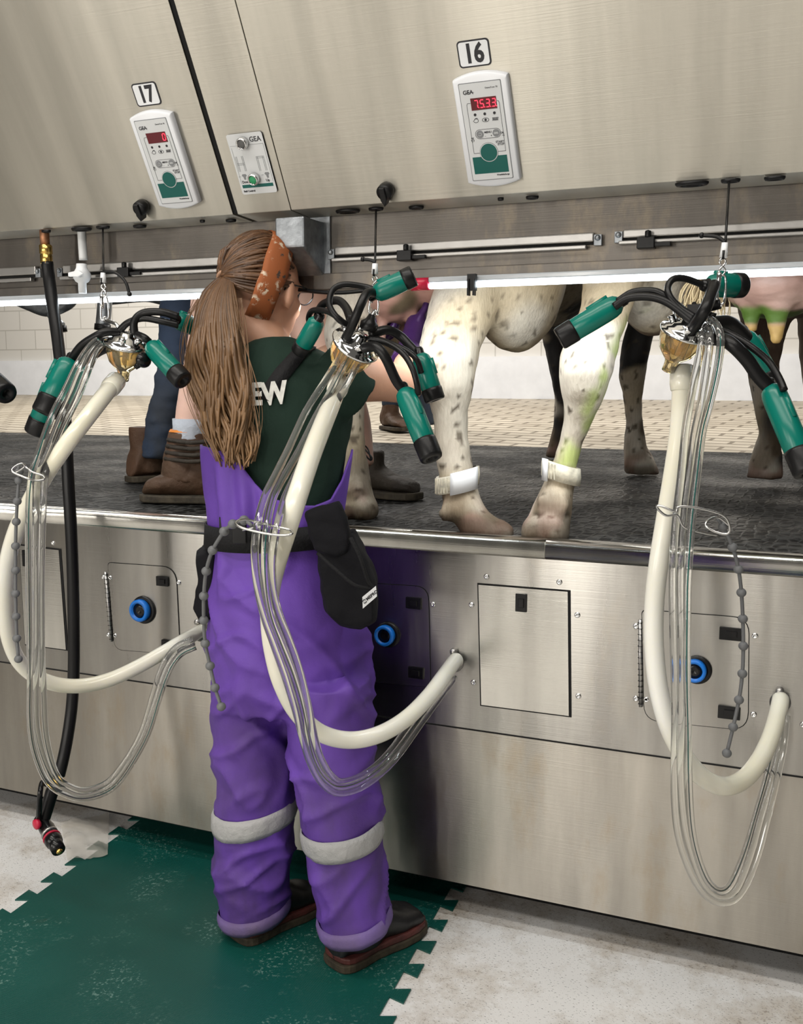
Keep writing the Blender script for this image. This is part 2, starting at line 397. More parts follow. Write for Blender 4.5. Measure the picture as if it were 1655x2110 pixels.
def ring(xl, xr, y, Y, dh, n=28, tilt=0, sq=1.0, off=0):
    """horizontal oval whose silhouette runs from pixel column xl to xr at row y; Y = its depth line, dh = half depth"""
    c = P((xl+xr)/2, y, Y); a = mpx((xr-xl)/2, c)+off; out = []
    for j in range(n):
        u, w = cos(2*pi*j/n), sin(2*pi*j/n)
        u = math.copysign(abs(u)**sq, u); w = math.copysign(abs(w)**sq, w)
        out.append(c + RT*(a*u) + FH*((dh+off)*w) + V((0, 0, tilt*u*a)))
    return out
# ================================================================== setting
XL, XR = -7.0, 2.2
def quadslab(name, x0, x1, y0, y1, z0, z1, mat, st=True):
    bm = BM(); box(bm, ((x0+x1)/2, (y0+y1)/2, (z0+z1)/2), (x1-x0, y1-y0, z1-z0))
    return struct(name, bm, mat) if st else bm
quadslab('floor', XL, XR, -4.4, .6, -.06, 0, M['floor'])
# deck the cows stand on: concrete slab, black mat, far grooved ramp
quadslab('floor_deck', XL, 3.2, .02, 3.0, ZD-.10, ZD-.004, M['deck'])
bm = BM(); prism(bm, [V((XL-2, 2.95, ZD-.1)), V((XL-2, 6.2, ZD-.1)), V((XL-2, 6.2, ZD+.20)), V((XL-2, 3.0, ZD-.003))], V((12, 0, 0)))
struct('floor_concrete', bm, M['conc'])
quadslab('wall_back', XL-2, 5, 6.05, 6.25, ZD, 4.3, M['block'])
quadslab('baseboard_back', XL-2, 5, 6.0, 6.05, ZD+.1, ZD+.20+.34, M['base'])
quadslab('wall_front', XL, XR, -4.5, -4.4, 0, .95, M['wallgrey'])
quadslab('trim_dark', XL, XR, .16, .6, 0.0, .13, M['gap'])
# green jigsaw mat between white mats
def jig(p0, p1, n, s, amp):
    """dovetail edge from p0 to p1"""
    p0, p1 = V(p0), V(p1); d = (p1-p0)/n; q = V((-d.y, d.x, 0)).normalized()*amp*s; out = []
    for i in range(n):
        b = p0+d*i
        out += [b+d*.30, b+d*.18+q, b+d*.72+q, b+d*.60]
    return out
ztop = .004
A, B_, C_, D_ = V((-1.815, .30, ztop)), V((-1.735, -.95, ztop)), V((-.735, -.95, ztop)), V((-.835, .30, ztop))
poly = jig(A, B_, 13, -1, .035) + jig(C_, D_, 13, 1, -.035)
bm = BM(); prism(bm, poly, V((0, 0, -.0035)))
o = finish('green_floor_mat', bm, M['matg']); tag(o, 'dark green rubber floor mat with jigsaw edges laid between white floor tiles', 'mat')
# ------------------------------------------------------------------ pit wall cabinet
cab = thing('pit_wall_cabinet', 'long stainless steel pit wall cabinet with access doors under the cow deck', 'cabinet', (-1, 0, .06))
zmid, zbot = P(827, 1482, 0).z, P(827, 1799, 0).z
bm = BM(); box(bm, ((XL+XR)/2, .010, (ZD-.03+zmid)/2), (XR-XL, .02, ZD-.03-zmid)); finish('upper_panel', bm, M['cab'], cab)
bm = BM(); box(bm, ((XL+XR)/2, .019, (zmid+.02+zbot)/2), (XR-XL, .02, zmid+.02-zbot)); finish('lower_panel', bm, M['cablow'], cab)
bm = BM(); box(bm, ((XL+XR)/2, .0045, zmid-.0006), (XR-XL, .012, .0034)); finish('panel_shadow_line', bm, M['gap'], cab)  # dark strip drawn as the shadow line under the upper panel
bm = BM(); box(bm, ((XL+XR)/2, .0075, zmid-.006), (XR-XL, .004, .008)); finish('panel_flange', bm, M['cablow'], cab)
bm = BM()
prof = [(.03, ZD+.002), (.004, ZD+.004), (-.008, ZD+.002), (-.016, ZD-.004), (-.018, ZD-.012), (-.016, ZD-.034), (-.012, ZD-.040), (.0, ZD-.040), (.03, ZD-.02)]
for x0, x1 in ((XL, -.5525), (-.5515, XR)):
    loft(bm, [[V((x, y, z)) for y, z in prof] for x in (x0, x1)], True)
finish('rim', bm, M['rim'], cab, smooth=False)
def rivet(px, py, r=.0065):
    c = P(px, py, 0); bm = BM()
    lathe(bm, [(r, 0), (r, .0015), (r*.8, .0035), (r*.45, .004), (r*.40, .0022), (0, .0022)], c, (0, -1, 0), 14)
    finish('rivet', bm, M['chrome'], cab)
def latch(px, py, w, h, parent):
    c = P(px, py, 0); w, h = mpx(w, c), mpx(h, c); bm = BM()
    box(bm, c+V((0, -.0045, 0)), (w, .007, h)); box(bm, c+V((w*.02, -.0085, 0)), (w*.5, .006, h*.5))
    finish('latch', bm, M['blackgloss'], parent, bevel=.0012)
def flatpoly(pts, y0, dy, mat, name, parent, bev=0):
    bm = BM(); prism(bm, [V((p.x, y0, p.z)) for p in pts], V((0, dy, 0))); return finish(name, bm, mat, parent, bevel=bev)
def door(px4, latchp):
    q = [P(x, y, 0) for x, y in px4]; c = sum(q, V())/4
    flatpoly([c+(p-c)*1.0 for p in q], -.0015, .001, M['gap'], 'door_gasket', cab)
    e = .0035
    qq = [V((p.x+(e if p.x < c.x else -e*1.6), 0, p.z+(e if p.z < c.z else -e))) for p in q]
    d = flatpoly(qq, -.004, .003, M['rim'], 'access_door', cab)
    latch(*latchp, d)
door([(984, 1201), (1176, 1216), (1178, 1478), (990, 1454)], (1075.5, 1241, 24, 38))
door([(40, 1121), (126, 1131), (141, 1341), (52, 1329)], (58, 1150, 22, 34))
def panel(px4, rads, hinge, port, latches, clip=None):
    q = [P(x, y, 0) for x, y in px4]
    out = []
    for i, p in enumerate(q):                          # rounded corners
        a, b = q[i-1], q[(i+1) % 4]; r = rads[i]
        u, w = (a-p).normalized(), (b-p).normalized()
        if r <= 0: out.append(p); continue
        for k in range(7):
            s = k/6; out.append(p + u*r*(1-s)**2 + w*r*s**2)
    c = sum(out, V())/len(out)
    flatpoly(out, -.0012, .001, M['gap'], 'panel_seam', cab)
    d = flatpoly([c+V(((p.x-c.x)*.985, 0, (p.z-c.z)*.988)) for p in out], -.0022, .0018, M['cab'], 'access_panel', cab)
    if hinge:
        a, b = P(*hinge[0], 0), P(*hinge[1], 0); bm = BM()
        tube(bm, [a+V((0, -.004, 0)), b+V((0, -.004, 0))], .0042, 8, k=1)
        for i in range(15):
            s = a.lerp(b, (i+.5)/15); box(bm, s+V((0, -.0045, 0)), (.0098, .0075, .0008), mi=1)
        finish('hinge', bm, [M['alu'], M['gap']], cab)
    c = P(*port[0], 0); r = mpx(port[1], c)
    bm = BM(); lathe(bm, [(r, 0), (r, .006), (r*.92, .009), (r*.6, .009), (r*.6, .002), (0, .002)], c, (0, -1, 0), 32); po = finish('port_collar', bm, M['black'], d)
    c2 = c+V((-.004, 0, 0))
    bm = BM(); lathe(bm, [(r*.80, .006), (r*.80, .020), (r*.74, .024), (r*.56, .024), (r*.52, .012), (0, .012)], c2, (0, -1, 0), 32); finish('port_ring', bm, M['blue'], d)
    bm = BM(); lathe(bm, [(r*.54, .012), (r*.54, .017), (r*.2, .0175), (0, .015)], c2, (0, -1, 0), 24); finish('port_plug', bm, M['blackgloss'], d)
    for l in latches: latch(*l, d)
panel([(222, 1158), (364, 1168), (373, 1349), (236, 1339)], (.012, .045, .012, .03), ((219, 1178), (232, 1321)), ((298, 1256), 29), [(337, 1197, 29, 20), (348, 1328, 29, 20)])
panel([(734, 1199), (884, 1208), (889, 1417), (748, 1404)], (.012, .035, .012, .03), None, ((801, 1307), 27), [(854, 1242, 34, 24), (859, 1385, 34, 24)])
panel([(1322, 1255), (1545, 1272), (1543, 1506), (1327, 1484)], (.012, .035, .04, .035), ((1320, 1276), (1321, 1455)), ((1437, 1379), 30), [(1507, 1305, 46, 27), (1503, 1467, 44, 27)])
for x, y in ((1003, 1188), (1153, 1199), (972, 1246), (1190, 1267), (976, 1406), (1192, 1434), (1311, 1290), (1311, 1439), (1332, 1441), (1556, 1310), (1553, 1472), (1655, 1493),
             (110, 1119), (214, 1189), (228, 1190), (369, 1200), (224, 1308), (238, 1309), (893, 1245), (897, 1401)): rivet(x, y)
for x, y in ((412, 1305), (938, 1366), (1608, 1447)):       # hose outlets
    c = P(x, y, 0); bm = BM(); lathe(bm, [(.021, 0), (.021, .004), (.0135, .006), (.0135, .03)], c, (0, -1, 0), 20); finish('hose_outlet', bm, M['alu'], cab)
    c = P(x-1, y-25, 0); bm = BM(); lathe(bm, [(.008, 0), (.008, .012), (.006, .016), (0, .017)], c, (0, -1, 0), 14); finish('bolt', bm, M['alu'], cab)
for x, y in ((117, 1074), (372, 1091), (975, 1131), (1330, 1160)):   # small hanger tabs under the rim
    c = P(x, y, -.012); bm = BM(); box(bm, c, (.045, .004, .006)); finish('rim_tab', bm, M['rim'], cab)
# ------------------------------------------------------------------ sloping hood
HY, TL = -.18, .58
HZ = P(827, 416, HY).z
HN = V((0, -1, -TL)).normalized(); HV = V((0, -TL, 1)).normalized(); HU = V((1, 0, 0)); HO = V((0, HY, HZ))
def onhood(x, y):
    d = ray(x, y); s = (HO-CAM).dot(HN)/d.dot(HN); return CAM+d*s
def huv(x, y): p = onhood(x, y)-HO; return p.dot(HU), p.dot(HV)
def HM(u, v, n=0): return Matrix.Translation(HO+HU*u+HV*v+HN*n) @ Matrix((HU, HV, HN)).transposed().to_4x4()
def hbox(bm, u0, u1, v0, v1, n0, n1, mi=0): box(bm, HO+HU*(u0+u1)/2+HV*(v0+v1)/2+HN*(n0+n1)/2, (u1-u0, v1-v0, n1-n0), HU, HV, HN, mi)
HT = 1.25
u1 = huv(489, 436)[0]; u2 = huv(600, 432)[0]
SD = .085                                             # depth of the underside lip
def hood_sheet(name, label, x0, x1, dz=0, mat='hood'):
    h = thing(name, label, 'hood', ((x0+x1)/2, HY, HZ))
    bm = BM()
    q = [V((0, HY, HZ)), V((0, HY-TL*HT, HZ+HT)), V((0, HY-TL*HT+.05, HZ+HT)), V((0, HY+SD, HZ+.05)), V((0, HY+SD, HZ-.004))]
    prism(bm, [p+V((x0, 0, 0))+HN*dz for p in q], V((x1-x0, 0, 0)))
    finish('sheet', bm, M[mat], h, bevel=.001); return h
hl = hood_sheet('sloping_hood', 'left brushed steel hood sheet carrying number plate 17', XL, u1-.013)
hm = hood_sheet('sloping_hood', 'narrow steel hood strip with the two-button stall control plate', u1, u2-.0004, .0012)
hr = hood_sheet('sloping_hood', 'wide right brushed steel hood sheet carrying number plate 16', u2+.0003, XR)
bm = BM(); hbox(bm, u1-.016, u1+.002, 0, HT*1.1, -.02, -.004); finish('seam_gasket', bm, M['gap'], hl)
def grommet(px, py, w, parent, h=.03):
    c = PZ(px, py, HZ-.004); w = mpx(w, c)/2; bm = BM()
    loft(bm, [[c+V((w*s*cos(2*pi*j/24), min(h, w)*s*.62*sin(2*pi*j/24), -dz)) for j in range(24)] for s, dz in ((1, 0), (1, .003), (.9, .006), (.68, .006), (.62, .001))], True)
    finish('grommet', bm, M['black'], parent)
for px, py, w, pr in ((168, 470, 48, hl), (212, 466, 32, hl), (288, 464, 31, hl), (476, 452, 24, hl), (417, 453, 12, hl),
                      (717, 433, 54, hr), (775, 428, 33, hr), (858, 425, 33, hr), (1032, 407, 13, hr), (1097, 404, 27, hr), (1426, 376, 68, hr), (1506, 369, 39, hr), (1597, 364, 42, hr), (95, 474, 22, hl)):
    grommet(px, py, w, pr)
# number plates
def plate(num, px, py, label):
    u, v = huv(px, py); w = .062; h = .047
    t = thing('number_plate', label, 'sign', HM(u, v).translation)
    bm = BM(); prism(bm, [HM(u, v) @ V((a, b, 0)) for a, b in rrect(w, h, .007)], HN*.0012); finish('border', bm, M['ink'], t)
    bm = BM(); prism(bm, [HM(u, v, .0012) @ V((a, b, 0)) for a, b in rrect(w*.91, h*.885, .005)], HN*.0004); finish('plate_face', bm, M['white'], t)
    text('digits', num, M['ink'], HM(u, v-.001, .0018), .046, t, bold=.0016, sx=.84)
plate('17', 302, 194, 'small white plate with the number 17 above the unit showing 0')
plate('16', 977, 109.5, 'larger white plate with the number 16 on the wide right hood')
# 7-segment digits
SEG = {'0': 'abcdef', '3': 'abgcd', '5': 'afgcd', '7': 'abc'}
def seven(bm, ch, u, v, n, h):
    w = h*.5; t = h*.10; L = {'a': (0, h/2, 1), 'g': (0, 0, 1), 'd': (0, -h/2, 1), 'b': (w/2, h/4, 0), 'c': (w/2, -h/4, 0), 'f': (-w/2, h/4, 0), 'e': (-w/2, -h/4, 0)}
    for s in SEG[ch]:
        x, y, hz = L[s]; sk = y*.12
        if hz: hbox(bm, u+x+sk-w*.40, u+x+sk+w*.40, v+y-t/2, v+y+t/2, n, n+.0004)
        else: hbox(bm, u+x+sk-t/2, u+x+sk+t/2, v+y-h*.20, v+y+h*.20, n, n+.0004)
def line(bm, pts, w, u, v, n, mi=0):
    for (x0, y0), (x1, y1) in zip(pts, pts[1:]):
        a, b = V((x0, y0)), V((x1, y1)); d = (b-a); L = d.length
        if L < 1e-6: continue
        d /= L; X = HU*d.x+HV*d.y; Y = -HU*d.y+HV*d.x
        box(bm, HO+HU*(u+(x0+x1)/2)+HV*(v+(y0+y1)/2)+HN*(n+.0002), (L+w*.5, w, .0004), X, Y, HN, mi)
def arc(cx, cy, rx, ry, a0=0, a1=360, n=18): return [(cx+rx*cos(radians(a0+(a1-a0)*i/n)), cy+ry*sin(radians(a0+(a1-a0)*i/n))) for i in range(n+1)]
def disc(bm, x, y, r, u, v, n, e=1.0, th=.0006, k=28): prism(bm, [HM(u+x, v+y, n) @ V((a, b, 0)) for a, b in arc(0, 0, r, r*e, 0, 360, k)[:-1]], HN*th)
def control_unit(px, py, digits, label):
    u, v = huv(px, py); w, h = .106, .214; n0 = .004
    t = thing('milking_control_unit', label, 'control unit', HM(u, v).translation)
    def outline(s, e): # arched top and bottom
        a, b = w/2*s, h/2*s
        top = [(a-(2*a)*i/14, b-e+e*1.0*(1-((i-7)/7)**2)) for i in range(15)]
        return top + [(-x, -y) for x, y in top]
    bm = BM()
    loft(bm, [[HM(u, v, n) @ V((x, y, 0)) for x, y in outline(s, .010)] for s, n in ((1, -.003), (1, .010), (.985, .014), (.95, .016))], True)
    finish('housing', bm, M['bez'], t, smooth=False, bevel=.001)
    fw_, fh_ = .080, .180
    bm = BM(); prism(bm, [HM(u, v, .0161) @ V((x, y, 0)) for x, y in rrect(fw_+.003, fh_+.003, .002, 2)], HN*.0006); finish('face_rim', bm, M['greyink'], t)
    bm = BM(); prism(bm, [HM(u, v, .0167) @ V((x, y, 0)) for x, y in rrect(fw_, fh_, .002, 2)], HN*.0006); face = finish('face', bm, M['face'], t)
    N0 = .0174
    bm = BM(); hbox(bm, u-.0215, u+.0285, v+.0415, v+.0635, N0, N0+.0006); d = finish('display', bm, M['dred'], t)
    bm = BM()
    if digits == '0': seven(bm, '0', u+.0225, v+.0525, N0+.0006, .0135)
    else:
        for i, ch in enumerate('7533'):
            seven(bm, ch, u-.0115+i*.0115, v+.0525, N0+.0006, .0135); hbox(bm, u-.0115+i*.0115+.0040, u-.0115+i*.0115+.0054, v+.0452, v+.0466, N0+.0006, N0+.0010)
    finish('display_digits', bm, M['led'], d)
    bm = BM()
    for x in (-.0165, .0025, .0215): disc(bm, x, .0335, .0026, u, v, N0)
    line(bm, arc(-.0165, .0225, .0048, .0035, -150, 120), .0008, u, v, N0); line(bm, [(-.022, .0215), (-.0165, .027), (-.0125, .0265)], .0008, u, v, N0)
    line(bm, arc(.0025, .0225, .0065, .0035), .0008, u, v, N0); disc(bm, .0025, .0225, .0022, u, v, N0)
    line(bm, [(.016+.00125*i, .0245 if i % 2 else .0195) for i in range(10)], .0008, u, v, N0); line(bm, [(.016, .025), (.028, .025)], .0006, u, v, N0)
    line(bm, rrect(.050, .0170, .0084)+[rrect(.050, .0170, .0084)[0]], .0006, u+.0035, v-.003, N0)
    fr = [(-.0225, .055), (-.0285, .055), (-.030, .052), (-.030, -.038), (-.013, -.038)]; line(bm, fr, .0006, u, v, N0)
    line(bm, [(.0295, .055), (.0325, .054), (.0335, .050), (.0335, -.038), (.0165, -.038)], .0006, u, v, N0)
    line(bm, [(.0305, -.0085), (.0330, -.0085), (.0350, -.0070)], .0006, u, v, N0); line(bm, [(.0330, -.0085), (.0350, -.0100)], .0006, u, v, N0)
    line(bm, [(-.0315, -.0125), (-.0305, -.0155), (-.0265, -.0155), (-.0255, -.0125), (-.0315, -.0125)], .0006, u, v, N0)
    finish('printed_symbols', bm, M['ink'], t)
    for x in (-.0125, .0195):
        bm = BM(); disc(bm, x, -.003, .0070, u, v, N0, 1.0, .001); mb = finish('menu_button', bm, M['greyink'], t)
        bm = BM()
        if x < 0: line(bm, arc(-.0125, -.003, .0035, .0025, -150, 120), .0006, u, v, N0+.001)
        else: line(bm, [(.0155+.001*i, -.001 if i % 2 else -.005) for i in range(9)], .0006, u, v, N0+.001)
        finish('button_symbol', bm, M['face'], mb)
    bm = BM(); hbox(bm, u-.0345, u+.0345, v-.078, v-.0455, N0, N0+.0003); finish('green_band', bm, M['greenp'], t)
    bm = BM(); disc(bm, 0.0, -.038, .0180, u, v, N0+.0003, 1, .0004, 36); finish('start_ring', bm, M['face'], t)
    bm = BM(); disc(bm, 0.0, -.038, .0185, u, v, N0+.0001, 1, .0003, 36); finish('start_ring', bm, M['ink'], t)
    bm = BM(); disc(bm, 0.0, -.038, .0165, u, v, N0+.0006, 1, .0008, 36); finish('start_button', bm, M['greenp'], t)
    for s, x, y, sz, al, bo in (('GEA', -.034, .0745, .0105, 'LEFT', .0002), ('DemaTron 70', .034, .0795, .0042, 'RIGHT', 0), ('MENU', .0035, -.0005, .0052, 'CENTER', .0001), ('–', -.0025, -.0075, .0052, 'CENTER', 0), ('+', .0095, -.0075, .0052, 'CENTER', .0001),
                         ('RS', -.0285, -.0095, .0048, 'CENTER', .0001), ('OK', .0310, -.004, .0050, 'CENTER', .0001), ('START\nSTOP', .0325, -.0225, .0055, 'RIGHT', .0001), ('WestfaliaSurge', .035, -.0825, .0042, 'RIGHT', .0001)):
        text('lettering', s, M['ink'], HM(u+x, v+y, N0+.0002), sz, t, al, bo)
    bm = BM(); line(bm, [(-.0265, .0742), (-.0125, .0742)], .0006, u, v, N0+.0003); finish('logo_stroke', bm, M['ink'], t)
control_unit(345.5, 328.5, '0', 'white control unit on the left hood with a single red 0 on its display')
control_unit(1007, 266, '7533', 'white control unit on the right hood with red digits 7533 on its display')
# rotary knobs
def knob(px, py, label):
    u, v = huv(px, py); r = .017; t = thing('rotary_knob', label, 'knob', HM(u, v).translation); bm = BM()
    lathe(bm, [(r*.95, 0), (r, .006), (r*.96, .02), (r*.80, .024), (0, .024)], HM(u, v).translation, HN, 32); finish('knob_body', bm, M['black'], t)
    bm = BM(); q = [(-.006, .013), (.006, .013), (.0065, -.013), (0, -.0265), (-.0065, -.013)]
    prism(bm, [HM(u, v, .004) @ V((x, y, 0)) for x, y in q], HN*.026); finish('pointer', bm, M['black'], t, bevel=.0015)
knob(296, 424, 'black pointer knob on the left hood below control unit showing 0')
knob(798, 390, 'black pointer knob on the right hood near the narrow hood strip')
# stall control plate
u, v = huv(521, 336); t = thing('stall_control_plate', 'white stall control plate with green and grey push buttons on the narrow hood strip', 'control plate', HM(u, v).translation)
w, h = .086, .128
bm = BM(); prism(bm, [HM(u, v, .004) @ V((x, y, 0)) for x, y in rrect(w, h, .005)], HN*.001); finish('plate_face', bm, M['face'], t)
bm = BM(); hbox(bm, u-.038, u+.038, v-.050, v-.043, .005, .0053); finish('green_band', bm, M['greenp'], t)
bm = BM(); N0 = .005
line(bm, [(-.040, .040), (.040, .040)], .0005, u, v, N0); line(bm, [(-.038, .036), (-.038, -.040)], .0005, u, v, N0); line(bm, [(.040, .040), (.040, -.040)], .0005, u, v, N0)
for sx, f in ((-.026, 1), (.024, 0)):                 # gate pictograms
    for dx in (-.009, -.006, .006, .009): line(bm, [(sx+dx, -.014 if f else -.016), (sx+dx, .018 if f else .014)], .0008, u, v, N0)
    for dy in ((0, .003) if f else (.011, .014)): line(bm, [(sx-.009, dy), (sx+.009, dy)], .0008, u, v, N0)
for sx in (-.026, .030):                              # cow heads with arrows
    prism(bm, [HM(u+sx, v-.026, N0) @ V((x, y, 0)) for x, y in ((-.004, .006), (.004, .006), (.006, .003), (.003, .0), (.002, -.006), (-.002, -.006), (-.003, 0), (-.006, .003))], HN*.0003)
    line(bm, [(sx-.014, -.025), (sx-.009, -.025)], .0008, u, v, N0)
finish('pictograms', bm, M['greyink'], t)
for s, x, y, sz, al in (('GEA', .024, .050, .0145, 'CENTER'), ('Down', -.026, -.037, .0075, 'CENTER'), ('Up', .028, -.037, .0075, 'CENTER'), ('Stall Control', -.038, -.057, .0055, 'LEFT')):
    text('lettering', s, M['ink'], HM(u+x, v+y, N0+.0003), sz, t, al, .0002)
for x, y, mt in ((-.004, .046, 'greylens'), (-.001, -.030, 'greenlens')):
    c = HM(u+x, v+y, .005).translation; bm = BM(); lathe(bm, [(.0125, 0), (.0125, .010), (.0118, .014), (.0095, .015), (.0095, .012)], c, HN, 28); b_ = finish('push_button', bm, M['chrome'], t)
    bm = BM(); lathe(bm, [(.0095, .011), (.0093, .0125), (.006, .0135), (0, .014)], c, HN, 24); finish('button_lens', bm, M[mt], b_)
# ------------------------------------------------------------------ beam behind the hood
BY = -.085
zb = P(827, 592, BY).z
beam = thing('service_beam', 'grey steel service beam running under the hood above the cow deck', 'beam', (-1, BY, zb))
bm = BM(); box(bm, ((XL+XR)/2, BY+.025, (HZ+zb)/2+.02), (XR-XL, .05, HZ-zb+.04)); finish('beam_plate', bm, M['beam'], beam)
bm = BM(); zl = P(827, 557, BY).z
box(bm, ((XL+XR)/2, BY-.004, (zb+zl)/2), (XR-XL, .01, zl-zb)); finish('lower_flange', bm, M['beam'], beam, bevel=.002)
def rail(x0, x1, y0, y1, label, clip=None, h=34):
    """aluminium rail between pixel ends on the beam face"""
    t = None; a, b = P(x0, y0, BY-.006), P(x1, y1, BY-.006); hh = mpx(h, a)
    a = V((a.x, a.y, (a.z+b.z)/2)); b = V((b.x, b.y, a.z))
    t = thing('mounting_rail', label, 'rail', (a+b)/2); X = V((1, 0, 0)); L = b.x-a.x; c = (a+b)/2
    bm = BM(); box(bm, c+V((0, -.003, -hh*.28)), (L, .010, hh*.50)); finish('rail_bar', bm, M['alu'], t, bevel=.003)
    bm = BM(); box(bm, c+V((-.01, -.006, -hh*.80)), (L*.985, .014, hh*.22)); finish('rail_lip', bm, M['alu'], t, bevel=.002)
    bm = BM(); box(bm, c+V((0, .0015, -hh*.60)), (L, .008, hh*.1)); finish('rail_groove', bm, M['gap'], t)
    for s in (-1, 1):
        bm = BM(); e = c+V((s*(L/2+.008), -.004, -hh*.45)); box(bm, e, (.016, .010, .022)); ball(bm, e+V((0, -.006, .004)), .006, n=10, m=6); finish('end_bolt', bm, M['galv'], t, bevel=.001)
    if clip:
        k = P(clip[0], clip[1], BY-.02); bm = BM()
        box(bm, k, (.034, .022, .022)); box(bm, k+V((.03, 0, -.004)), (.035, .012, .008)); lathe(bm, [(.006, 0), (.006, .012), (0, .014)], k+V((.004, -.008, .010)), (0, 0, 1), 10)
        finish('clip', bm, M['black'], t, bevel=.0015)
rail(-60, 77, 553, 549, 'aluminium rail end at the far left behind the black hose')
rail(132, 470, 546, 527, 'aluminium rail behind the ponytailed worker', (258, 561))
rail(692, 1226, 509, 478, 'aluminium rail on the beam right of the galvanised bracket', (836, 527))
rail(1285, 1700, 473, 450, 'aluminium rail at the right above the lit tube', (1332, 501))
# galvanised bracket
t = tag(None or bpy.data.objects.new('galvanised_bracket', None), 'galvanised steel box bracket with sloping bottom under the narrow hood strip', 'bracket'); C.objects.link(t)
a, b, e, g = P(566, 449, BY-.10), P(626, 447, BY-.10), P(628, 508, BY-.10), P(572, 512, BY-.10); t.location = a
zt, z1_, zb2 = a.z, e.z, P(660, 572, BY).z
xs, xe = a.x, b.x
bm = BM(); prof = [(BY-.002, zt), (BY-.10, zt), (BY-.10, z1_), (BY-.002, zb2)]
prism(bm, [V((xs, y, z)) for y, z in prof], V((xe-xs, 0, 0))); o = finish('box_tube', bm, M['galv'], t, bevel=.004)
bm = BM(); box(bm, V(((xs+xe)/2, BY-.004, (zt+zb2)/2)), (xe-xs+.03, .006, zt-zb2+.03)); finish('back_plate', bm, M['galv'], t)
# LED tubes
def led(x0, y0, x1, y1, label, caps):
    Y = BY-.03; a, b = P(x0, y0, Y), P(x1, y1, Y); b.z = a.z = (a.z+b.z)/2; t = thing('tube_lamp', label, 'lamp', (a+b)/2); r = .0125
    bm = BM(); box(bm, (a+b)/2+V((0, .002, -.003)), (abs(b.x-a.x), .014, .011)); finish('lit_strip', bm, M['ledtube'], t, bevel=.003)
    bm = BM(); box(bm, (a+b)/2+V((0, .004, .0095)), (abs(b.x-a.x), .020, .012)); finish('lamp_cover', bm, M['ledcover'], t, bevel=.003)
    for p, w in caps:
        q = P(p, y0+(y1-y0)*(p-x0)/(x1-x0), Y); q.z = a.z; w = mpx(w, q); bm = BM(); tube(bm, [q+V((-w/2, 0, .002)), q+V((w/2, 0, .002))], .0135, 18, k=1); finish('end_cap', bm, M['redcap'], t)
    return t
led(-120, 632, 560, 598, 'lit white tube lamp at left behind the ponytailed worker', [])
lr = led(884, 590, 1760, 549, 'lit white tube lamp with red end cap on the right', [(866, 38)])
for px, py in ((973, 582),):
    q = P(px, py, BY-.045); bm = BM(); box(bm, q, (.018, .012, .034)); box(bm, q+V((.006, -.004, -.01)), (.004, .012, .034)); box(bm, q+V((-.006, -.004, -.01)), (.004, .012, .034)); finish('lamp_clip', bm, M['black'], lr)
bm = BM(); tube(bm, [P(575, 590, BY-.03), P(640, 600, BY-.03), P(700, 603, BY-.03), P(760, 598, BY-.03), P(850, 590, BY-.03)], .0045, 8)
o = finish('power_cord', bm, M['black']); tag(o, 'thin black power cord running along the lamps behind the middle cluster', 'cord')
# ------------------------------------------------------------------ far galvanised pipework
def pipe(name, label, pts, r, mat='galv', cap=None):
    t = thing(name, label, 'pipe', pts[0]); bm = BM(); tube(bm, pts, r, 16, k=6); finish('pipe_run', bm, M[mat], t)
    if cap: bm = BM(); tube(bm, cap, r*1.12, 16, k=1); finish('rubber_tip', bm, M['black'], t)
yp = 1.25
pipe('stall_rail', 'curved galvanised stall pipe behind the black hose at left', [P(30, 615, yp), P(60, 628, yp), P(95, 640, yp), P(128, 632, yp), P(150, 612, yp), P(150, 560, yp)], .026)
pipe('stall_rail', 'short galvanised pipe with black tip beside the black hose', [P(100, 640, yp), P(115, 660, yp), P(126, 672, yp)], .02, cap=[P(126, 672, yp), P(128, 684, yp)])
pipe('stall_rail', 'vertical galvanised pipe with black tip above the left milking cluster', [P(216, 560, yp), P(216, 620, yp), P(212, 672, yp)], .030, cap=[P(212, 668, yp), P(211, 681, yp)])
pipe('stall_rail', 'horizontal galvanised pipe under the left tube lamp', [P(230, 618, yp+.3), P(300, 612, yp+.3), P(345, 618, yp+.3), P(400, 600, yp+.3)], .022)
# ================================================================== light
wd = bpy.data.worlds.new('world'); bpy.context.scene.world = wd; wd.use_nodes = True
bg = wd.node_tree.nodes['Background']; bg.inputs[0].default_value = rgb(1.0, .94, .84); bg.inputs[1].default_value = .12
def area(name, loc, tgt, sx, sy, pw, col=(1, .95, .88)):
    l = bpy.data.lights.new(name, 'AREA'); l.shape = 'RECTANGLE'; l.size = sx; l.size_y = sy; l.energy = pw; l.color = col
    o = bpy.data.objects.new(name, l); C.objects.link(o); o.location = loc
    d = V(tgt)-V(loc); o.rotation_euler = d.to_track_quat('-Z', 'Y').to_euler(); return o
area('pit_ceiling_lamp', (-.8, -1.75, 4.2), (-.8, -1.5, 0), 5, .35, 95)
area('pit_ceiling_lamp', (-.8, -3.4, 4.0), (-.8, -1.2, 0.4), 5, .5, 75)
area('barn_overhead_light', (-1.5, 4.2, 4.2), (-1.5, 3.6, 0), 6, .6, 235, (1, .97, .93))
area('barn_overhead_light', (-5.6, 4.0, 3.9), (-5.6, 5.0, 1.2), 3, 1.2, 150, (1, .97, .93))  # unseen extra light, added to brighten the block wall at far left
area('barn_overhead_light', (-.8, 1.6, 4.2), (-.8, 1.2, 0), 5, .5, 60, (1, .97, .93))
l = area('tube_light', (-.55, BY-.02, zb-.03), (-.55, .35, .9), 1.2, .03, 4, (.92, .97, 1))
l = area('tube_light', (-1.9, BY-.02, zb-.03), (-1.9, .35, .9), .7, .03, 2.5, (.92, .97, 1))
